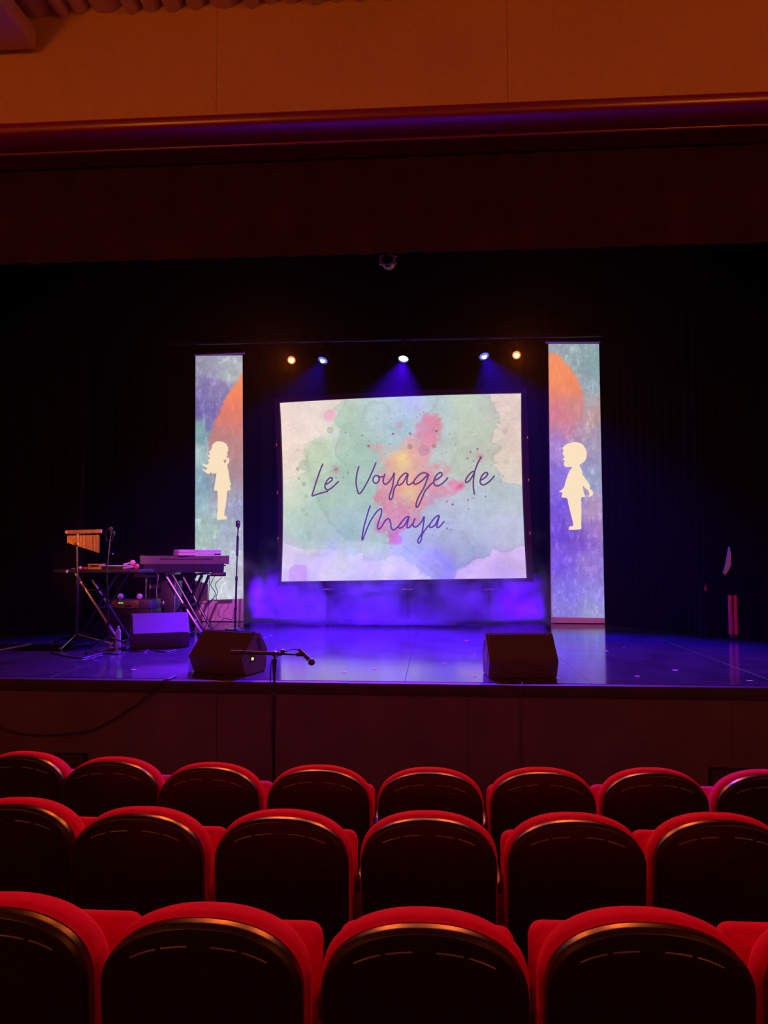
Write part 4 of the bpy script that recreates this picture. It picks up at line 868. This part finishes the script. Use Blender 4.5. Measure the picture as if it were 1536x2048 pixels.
# rack and amplifier
p0 = at_y(206, 1218, 8.94); p1 = at_y(300, 1218, 8.94); zr = p0.z
ra = thing('equipment_crate', 'black crate under the amplifier with the green display', 'crate', ((p0.x + p1.x) / 2, 9.14, SZ))
wR = p1.x - p0.x
MB().box((0, 0, (zr - SZ) / 2 + 0.005), (wR, 0.36, zr - SZ - 0.01), bevel=0.008).build('crate_body', m_bplast, ra)
MB().box((0, -0.182, (zr - SZ) * 0.75), (wR * 0.25, 0.008, 0.05), bevel=0.003).build('crate_handle', m_bmetal, ra)
for sx in (-1, 1): MB().box((sx * wR / 2, -0.18, (zr - SZ) / 2), (0.02, 0.02, zr - SZ), bevel=0.004).build('corner_edge', m_bmetal, ra)
zt_ = at_y(250, 1200, 8.94).z; hA = zt_ - zr
am = thing('rack_amplifier', 'amplifier with olive front panel and green digits on the black crate', 'amplifier', ((p0.x + p1.x) / 2, 9.14, zr + 0.002))
MB().box((0, 0.0, hA / 2), (wR * 0.98, 0.34, hA), bevel=0.005).build('housing', mat('amp_housing', (0.07, 0.06, 0.08), 0.45), am)
xa = at_y(213, 1208, 8.97).x - (p0.x + p1.x) / 2; xb_ = at_y(278, 1208, 8.97).x - (p0.x + p1.x) / 2
fp = MB().box(((xa + xb_) / 2, -0.174, hA * 0.5), (xb_ - xa, 0.01, hA * 0.86), bevel=0.003).build('front_panel', m_olive, am)
def rel(px, py): 
    q = at_y(px, py, 8.96); return Vector((q.x - (p0.x + p1.x) / 2, -0.182, q.z - zr))
for px in (239.3, 244.3):
    MB().box(rel(px, 1206.2), (0.024, 0.004, 0.012)).build('green_digit', mat('green_display', (0.05, 0.2, 0.05), 0.4, emit=(0.15, 0.9, 0.2), estr=1.3), fp, smooth=0, label='lit green digit')
MB().box(rel(256, 1212.5), (0.15, 0.004, 0.05), bevel=0.001, seg=1).build('display_surround', mat('brass_surround', (0.42, 0.28, 0.10), 0.4), fp)
MB().box(rel(256, 1212.7) + Vector((0, -0.003, 0)), (0.095, 0.004, 0.03)).build('display_window', mat('dark_red_window', (0.09, 0.02, 0.015), 0.2), fp, smooth=0)
for px, py in ((219, 1206), (266.5, 1208), (268, 1214), (211.5, 1203)):
    q = rel(px, py); MB().cyl(q, q + Vector((0, -0.016, 0)), 0.010).build('knob', m_chrome, fp)
for px, lab in ((241, 'left of two pale balls on top of the amplifier'), (279, 'right of two pale balls on top of the amplifier')):
    q = at_y(px, 1196, 9.03); c = Vector((q.x, 9.03, zr + 0.002 + hA + 0.036))
    bl = thing('shaker_ball', lab, 'percussion', c, 0); MB().sphere((0, 0, 0), 0.037, 20, 14).build('ball', mat('pale_ball', (0.82, 0.62, 0.66), 0.5), bl)
    MB().lathe([(0.0372, -0.001), (0.0376, 0), (0.0372, 0.001)], (0, 0, 0), 20).build('seam', mat('ball_seam', (0.5, 0.35, 0.4), 0.5), bl)
# bottle
p = at_z(236, 1291, SZ)
bt = thing('water_bottle', 'clear plastic water bottle on the floor left of the blue lit monitor', 'bottle', p)
pf = [(0.028, 0.0), (0.031, 0.006)]
for i in range(9): pf += [(0.031, 0.012 + i * 0.014), (0.0285, 0.018 + i * 0.014)]
pf += [(0.032, 0.140), (0.032, 0.152), (0.026, 0.176), (0.014, 0.194), (0.012, 0.200), (0.012, 0.206)]
MB().lathe(pf, (0, 0, 0), 22).build('bottle_body', mat('bottle_plastic', (0.75, 0.72, 0.8), 0.18, var=0.02, trans=0.55), bt, smooth=60)
MB().lathe([(0.015, 0.202), (0.015, 0.217), (0.012, 0.219)], (0, 0, 0), 18).build('cap', m_white, bt)
# cables and scraps on the floor
def fcable(pxs, label, m=m_cable, r=0.006):
    pts = [at_z(a, b, SZ + r) for a, b in pxs]
    return single(MB().tube(spline(pts), r), 'floor_cable', m, label, 'cable', pts[0])
fcable([(238, 1296), (262, 1302), (290, 1303), (300, 1299), (330, 1304), (352, 1300)], 'black cable curling on the floor before the blue lit monitor')
fcable([(100, 1305), (130, 1312), (165, 1316), (205, 1307), (236, 1308), (250, 1304)], 'black cable lying on the floor at the feet of the chime stand')
fcable([(489, 1235), (508, 1232), (540, 1231), (580, 1231), (618, 1230)], 'pale cable along the foot of the backdrop left of the screen', m_wcable, 0.005)
pts = [at_z(352, 1352, SZ + 0.007), at_z(338, 1358, SZ + 0.007)]
e = Vector((at_y(328, 1362, SY - 0.035).x, SY - 0.035, SZ + 0.0)); pts += [e, at_y(318, 1372, SY - 0.035), at_y(260, 1418, SY - 0.02), at_y(195, 1455, SY - 0.02), at_y(150, 1466, SY - 0.02), at_y(80, 1470, SY - 0.02), at_y(20, 1462, SY - 0.02), at_y(-30, 1440, SY - 0.02)]
single(MB().tube(spline(pts), 0.007), 'slack_cable', m_cable, 'black cable sagging down the left of the stage front', 'cable', pts[0])
pts = [at_z(1046, 1350, SZ + .006), at_z(1045, 1362, SZ + .006), Vector((at_y(1044, 1366, SY - .032).x, SY - .032, SZ)), at_y(1042, 1395, SY - .032), at_y(1043, 1560, SY - .012), Vector((at_y(1043, 1560, SY).x, SY - .02, 0.01))]
single(MB().tube(spline(pts), 0.005), 'slack_cable', mat('brown_cable', (0.06, 0.035, 0.03), 0.6), 'thin cable running down the stage front below the right floor monitor', 'cable', pts[0])
tp_ = [at_z(-20, 1303, SZ + 0.004), at_z(60, 1288, SZ + 0.004)]
dt = (tp_[1] - tp_[0]); tm = (tp_[0] + tp_[1]) / 2
single(MB().box(tm, (dt.length, 0.03, 0.006), rot=(0, 0, math.atan2(dt.y, dt.x))), 'floor_tape', m_wcable, 'pale strip of tape on the stage floor at the far left', 'tape', tm, smooth=0)
# confetti
scr = [(1187, 1292.5, 11, 'white paper scrap below the right banner, the farther of two'), (1213, 1302.5, 11, 'white paper scrap below the right banner, the nearer of two'),
       (1350, 1341, 14, 'long white paper scrap on open floor toward the right of the stage edge'), (1274, 1353, 13, 'creased white paper scrap by the stage edge, right of the right floor monitor'),
       (748, 1338, 12, 'pink paper scrap by the stage edge, below the middle of the screen'), (690, 1345, 12, 'pink paper scrap by the stage edge, nearest to the vocal microphone'),
       (888, 1327, 10, 'pink paper scrap on the floor, some way left of the right floor monitor'), (949, 1353, 12, 'pink paper scrap at the left front corner of the right floor monitor'),
       (933, 1282, 11, 'white paper scrap on mid stage, behind and left of the right floor monitor'), (949, 1309, 7, 'small bright white scrap close to the left side of the right floor monitor'),
       (542, 1271, 11, 'largest of the three white scraps right behind the left floor monitor'), (516, 1273, 7, 'leftmost of the three white scraps right behind the left floor monitor'), (531, 1275.5, 8, 'middle one of the three white scraps right behind the left floor monitor'),
       (268, 1340, 13, 'white paper scrap on open floor left of the left floor monitor'), (1117, 1356, 8, 'white paper scrap at the right front corner of the right floor monitor'),
       (1248, 1296, 5, 'tiny white scrap midway between the right banner and the pink suitcase'), (1500, 1362, 16, 'frayed white scrap by the stage edge at the far right'),
       (953, 1249, 6, 'tiny white scrap near the backdrop, under the right half of the screen'), (1101, 1247, 8, 'white scrap at the left bottom corner of the right banner'), (490, 1246, 10, 'white scrap at the right bottom corner of the left banner'),
       (600, 1290, 6, 'tiny white scrap on the blue floor above the vocal microphone')]
rc = random.Random(5)
m_pscrap = mat('pink_paper', (0.8, 0.35, 0.5), 0.8)
for i, (px, py, wd, lab) in enumerate(scr):
    p = at_z(px, py, SZ); L = wd / FPX * p.y * 0.9; pink = px in (748, 690, 949, 888)
    poly = []
    for k in range(6):
        a = 2 * math.pi * k / 6 + rc.uniform(-.3, .3); q = rc.uniform(0.8, 1.1); poly.append((L / 2 * math.cos(a) * q, 0.55 * L / 2 * math.sin(a) * q))
    mb = MB(); n = 6; vs = [(x, y, 0.002 + 0.004 * abs(x) / L) for x, y in poly]; vs += [(x, y, z + 0.0012) for x, y, z in vs]
    mb.add(vs, [tuple(range(6)), tuple(range(6, 12))] + [(k, (k + 1) % 6, 6 + (k + 1) % 6, 6 + k) for k in range(6)])
    o = mb.build('paper_scrap', m_pscrap if pink else m_paper, loc=p, smooth=0); o.rotation_euler = (0, 0, rc.uniform(-.4, .4))
    tag(o, lab, 'confetti', '%s confetti scraps on the stage' % ('pink' if pink else 'white'))

# ------------------------------------------------------------------ right wing: suitcase, prop table with a folded cloth
p = at_z(1466, 1279, SZ); Y = p.y
l0 = at_y(1453.5, 1200, Y).x; r0 = at_y(1472, 1200, Y).x; h = at_y(1463, 1190, Y).z - SZ
su = thing('suitcase', 'pink hard-shell suitcase standing on edge in the right wing', 'suitcase', ((l0 + r0) / 2 + 0.05, Y + 0.09, SZ), R(-21))
wS = (r0 - l0) * 1.0
for sx in (-1, 1):
    MB().box((sx * wS * 0.25, 0, 0.05 + (h - 0.05) / 2), (wS * 0.47, 0.26, h - 0.05), bevel=0.022, seg=3).build('shell_half', m_pink, su)
MB().box((0, 0, 0.05 + (h - 0.05) / 2), (wS * 0.08, 0.262, h - 0.06), bevel=0.004).build('zip_band', m_bplast, su)
for sx in (-1, 1):
    for k in (-0.3, 0.0, 0.3): MB().box((sx * wS * (0.25 + 0.06 * (1 if sx > 0 else 1)), -0.13, 0.05 + (h - 0.05) / 2), (0.008, 0.008, h - 0.12), bevel=0.002, seg=1).build('rib', m_pink, su) if k == 0 else None
    MB().cyl((sx * wS * 0.3 - 0.01, -0.09, 0.025), (sx * wS * 0.3 + 0.01, -0.09, 0.025), 0.025).build('wheel', m_bplast, su)
    MB().cyl((sx * wS * 0.3 - 0.01, 0.09, 0.025), (sx * wS * 0.3 + 0.01, 0.09, 0.025), 0.025).build('wheel', m_bplast, su)
MB().box((0, -0.132, h * 0.78), (0.012, 0.02, 0.14), bevel=0.004).build('carry_handle', m_bplast, su)
MB().cyl((0, -0.08, 0.02), (0, -0.08, 0.055), 0.05, n=4).build('wheel_housing', m_bplast, su)
# dark prop table in the wing
PYy = Y + 0.0; c = at_y(1455, 1151, PYy)
pt = thing('prop_table', 'dark prop table in the right wing above the pink suitcase', 'table', (c.x + 0.05, PYy + 0.10, SZ))
hT = c.z - SZ
MB().box((0, 0, hT - 0.015), (0.80, 0.23, 0.03), bevel=0.006).build('table_top', m_black, pt)
for sx in (-1, 1):
    for sy in (-1, 1): MB().box((sx * 0.37, sy * 0.09, (hT - 0.03) / 2), (0.03, 0.03, hT - 0.03)).build('leg', m_black, pt, smooth=0)
q = [at_y(x, y, PYy + 0.10) for x, y in ((1459.5, 1094), (1462, 1110), (1462, 1132), (1452, 1150.5), (1448, 1147), (1453, 1130), (1457, 1108))]
zmin = min(v.z for v in q); 
for v in q: v.z += (SZ + hT + 0.003 - zmin)
rc_ = sum(q, Vector()) / len(q)
cl = thing('paper_cone', 'white pointed paper cone leaning on the prop table at the right', 'paper cone', (rc_.x, rc_.y, SZ + hT))
vs = [v + Vector((0, 0, 0)) for v in q] + [v + Vector((0.0, 0.05, 0)) for v in q]; n = len(q)
MB().add(vs, [tuple(range(n)), tuple(range(n, 2 * n))] + [(i, (i + 1) % n, n + (i + 1) % n, n + i) for i in range(n)]).build('cone', m_paper, cl, off=cl.location)
MB().tube([q[3] + Vector((0, -0.004, 0)), q[4] + Vector((0, -0.004, 0.012)), q[5] + Vector((0.005, -0.004, -0.03))], 0.006).build('fold', m_cloth, cl, off=cl.location)
q0 = at_y(1411, 1180, PYy + 0.1); rc2 = Vector((q0.x, PYy + 0.1, SZ))
rd = thing('red_pennant', 'tiny red pennant on a dark stick left of the prop table', 'pennant', rc2)
zz = at_y(1411, 1166, PYy + .1).z - SZ; z2 = at_y(1411, 1182, PYy + .1).z - SZ
MB().cyl((0.012, 0.005, 0), (0.012, 0.005, zz + 0.01), 0.006).build('stick', m_black, rd)
MB().lathe([(0.06, 0.0), (0.06, 0.01), (0.03, 0.014)], (0.012, 0.005, 0), 16).build('stick_base', m_black, rd)
MB().prism([(0.008, zz), (0.012, z2), (-0.022, z2 + 0.012)], -0.006, 0.0, 'xz').build('flag', m_redp, rd, smooth=0)

# ------------------------------------------------------------------ theatre seats
def outline(hw, zb, zt, rise, rx, rz, n=15):
    """rounded back outline from bottom left over the arched top to bottom right: straight sides, superelliptic top"""
    H = 0.172 * (hw / 0.25); e = 2 / 2.25
    pts = [(-hw * 0.975, zb), (-hw * 0.993, zb + (zt - H - zb) * 0.5)]
    for i in range(2 * n + 1):
        a = math.pi * (1 - i / (2 * n)); c, q = math.cos(a), math.sin(a)
        pts.append((hw * math.copysign(abs(c) ** e, c), zt - H + H * max(q, 0) ** e))
    pts += [(hw * 0.993, zb + (zt - H - zb) * 0.5), (hw * 0.975, zb)]
    return pts
ST = 0.955; LEAN = 0.10   # seat back height; lean of the back (rear side leans towards the row behind)
def lean(x, y, z): return Vector((x, y - LEAN * (z - 0.55), z + 0.0))
def ring(y, hw, zt, rise, rx, rz, zb): return [lean(x, y, z) for x, z in outline(hw, zb, zt, rise, rx, rz)]
def make_seat():
    root = thing('theatre_chair', '', 'seat', (0, 0, 0), 0, 'red velvet theatre seats')
    sh = MB().loft([ring(0.000, 0.238, ST - 0.0125, 0, 0, 0, 0.34), ring(0.0006, 0.241, ST - 0.0095, 0, 0, 0, 0.335), ring(0.002, 0.243, ST - 0.0075, 0, 0, 0, 0.33),
                    ring(0.012, 0.2492, ST - 0.0018, 0, 0, 0, 0.317), ring(0.015, 0.2505, ST - 0.0005, 0, 0, 0, 0.315), ring(0.020, 0.251, ST, 0, 0, 0, 0.315), ring(0.050, 0.250, ST - 0.002, 0, 0, 0, 0.315)])
    so = sh.build('back_shell', m_shell, root, smooth=24)
    for xa, xb in ((-0.168, -0.105), (-0.092, -0.028), (0.030, 0.094), (0.107, 0.168)):
        pts = []
        for i in range(5):
            x = xa + (xb - xa) * i / 4; z = ST - 0.172 + 0.132 * (1 - (abs(x) / 0.235) ** 2.25) ** (1 / 2.25) - 0.012; pts.append(lean(x, 0.0002, z))
        MB().tube(pts, 0.0024, 6).build('raised_rib', m_slot, so)
    cu = MB().loft([ring(0.042, 0.242, ST - 0.010, 0, 0, 0, 0.32), ring(0.050, 0.254, ST + 0.002, 0, 0, 0, 0.31), ring(0.074, 0.259, ST + 0.006, 0, 0, 0, 0.31), ring(0.108, 0.259, ST + 0.005, 0, 0, 0, 0.31),
                    ring(0.132, 0.252, ST - 0.003, 0, 0, 0, 0.32), ring(0.148, 0.225, ST - 0.03, 0, 0, 0, 0.35)])
    cu.build('back_cushion', m_velvet, root, smooth=60)
    # tipped-up seat pad in front of the back
    MB().box((0, 0.315, 0.575), (0.50, 0.10, 0.43), rot=(R(-6), 0, 0), bevel=0.042, seg=4).build('seat_pad', m_velvet, root, smooth=60)
    MB().cyl((-0.25, 0.24, 0.40), (0.25, 0.24, 0.40), 0.018).box((0, 0.16, 0.40), (0.44, 0.15, 0.03)).build('seat_hinge', m_bmetal, root)
    ax = 0.5445 / 2
    MB().box((ax, 0.315, 0.30), (0.034, 0.20, 0.58), bevel=0.006).build('side_panel', mat('dark_red_panel', (0.22, 0.006, 0.012), 0.8), root)
    MB().box((ax, 0.325, 0.61), (0.040, 0.22, 0.045), bevel=0.012).build('arm_cap', m_shell, root)
    MB().box((ax, 0.29, 0.012), (0.09, 0.27, 0.024), bevel=0.004).build('foot_plate', m_bmetal, root)
    return root
X0, PITCH = -0.032, 0.5445
ROWS = [('farthest row', [(-4, 3.86), (-3, 3.755), (-2, 3.66), (-1, 3.65), (0, 3.645), (1, 3.70), (2, 3.745), (3, 3.755)], 'front'),
        ('middle row', [(-3, 2.87), (-2, 2.775), (-1, 2.785), (0, 2.815), (1, 2.84), (2, 2.89)], 'middle'),
        ('nearest row', [(-2, 1.865), (-1, 1.84), (0, 1.855), (1, 1.905), (2, 1.94)], 'near')]
ORD = ['first', 'second', 'third', 'fourth', 'fifth', 'sixth', 'seventh', 'eighth']
seat0 = None
for rname, cols, _ in ROWS:
    n = len(cols)
    for i, (k, y) in enumerate(cols):
        x = X0 + PITCH * k; back_top_y = y + 0.0
        yb_ = y + LEAN * (ST - 0.55) - 0.04   # so that the shell's upper edge lands on y
        if seat0 is None: seat0 = make_seat(); s = seat0
        else: s = dup(seat0)
        s.location = (x, yb_, floor_z(yb_)); s.rotation_euler = (0, 0, 0)
        end = 'leftmost' if i == 0 else 'rightmost' if i == n - 1 else ORD[i] + ' from left'
        s['label'] = '%s red velvet seat with black shell back in the %s' % (end, rname)
        s['group'] = 'red velvet seats in the ' + rname

# ------------------------------------------------------------------ haze and fog on the stage
def vol_box(name, lo, hi, label, density, col, patchy=None, aniso=0.0):
    c = [(a + b) / 2 for a, b in zip(lo, hi)]; s = [b - a for a, b in zip(lo, hi)]
    m = bpy.data.materials.new(name); m.use_nodes = True; nt = m.node_tree; nt.nodes.remove(nt.nodes['Principled BSDF'])
    v = nt.nodes.new('ShaderNodeVolumeScatter'); v.inputs['Color'].default_value = (*col, 1); v.inputs['Density'].default_value = density; v.inputs['Anisotropy'].default_value = aniso
    nt.links.new(v.outputs[0], nt.nodes['Material Output'].inputs['Volume'])
    if patchy:
        tc = nt.nodes.new('ShaderNodeTexCoord'); nz = nt.nodes.new('ShaderNodeTexNoise'); nz.inputs['Scale'].default_value = 1.9; nz.inputs['Detail'].default_value = 6; nz.inputs['Distortion'].default_value = 0.9
        nt.links.new(tc.outputs['Object'], nz.inputs['Vector'])
        sp = nt.nodes.new('ShaderNodeSeparateXYZ'); nt.links.new(tc.outputs['Object'], sp.inputs[0])
        def math_(op, a, b=None, cl=False):
            n = nt.nodes.new('ShaderNodeMath'); n.operation = op; n.use_clamp = cl
            for i, q in enumerate((a, b)):
                if q is None: continue
                if isinstance(q, (int, float)): n.inputs[i].default_value = q
                else: nt.links.new(q, n.inputs[i])
            return n.outputs[0]
        hx, hy, hz = (q / 2 for q in s)
        up = math_('DIVIDE', math_('ADD', sp.outputs['Z'], hz), s[2])          # 0 floor .. 1 top
        fall = math_('POWER', math_('SUBTRACT', 1.0, up, True), 0.8)
        ex = math_('SUBTRACT', 1.0, math_('POWER', math_('ABSOLUTE', math_('DIVIDE', sp.outputs['X'], hx)), 30.0), True)
        ey = math_('SUBTRACT', 1.0, math_('POWER', math_('ABSOLUTE', math_('DIVIDE', sp.outputs['Y'], hy)), 6.0), True)
        nn = math_('MULTIPLY', math_('SUBTRACT', nz.outputs['Fac'], math_('MULTIPLY_ADD', up, 0.42) if False else math_('ADD', math_('MULTIPLY', up, 0.22), 0.36)), 4.5, True)
        d = math_('MULTIPLY', math_('MULTIPLY', nn, fall), math_('MULTIPLY', ex, ey))
        nt.links.new(math_('MULTIPLY', d, density), v.inputs['Density'])
    o = MB().box((0, 0, 0), s).build(name, m, smooth=0); o.location = c
    o['kind'] = 'stuff'; o['label'] = label
    return o
vol_box('haze', (-6.96, 7.0, SZ - 0.03), (6.96, 12.08, 7.79), 'thin stage haze filling the air above the stage', 0.0012, (1, 1, 1))
vol_box('fog', (-2.94, 10.3, SZ + 0.045), (1.685, 11.85, SZ + 1.5), 'patchy violet fog drifting along the back of the stage under the screen', 1.3, (1, 1, 1), patchy=True)
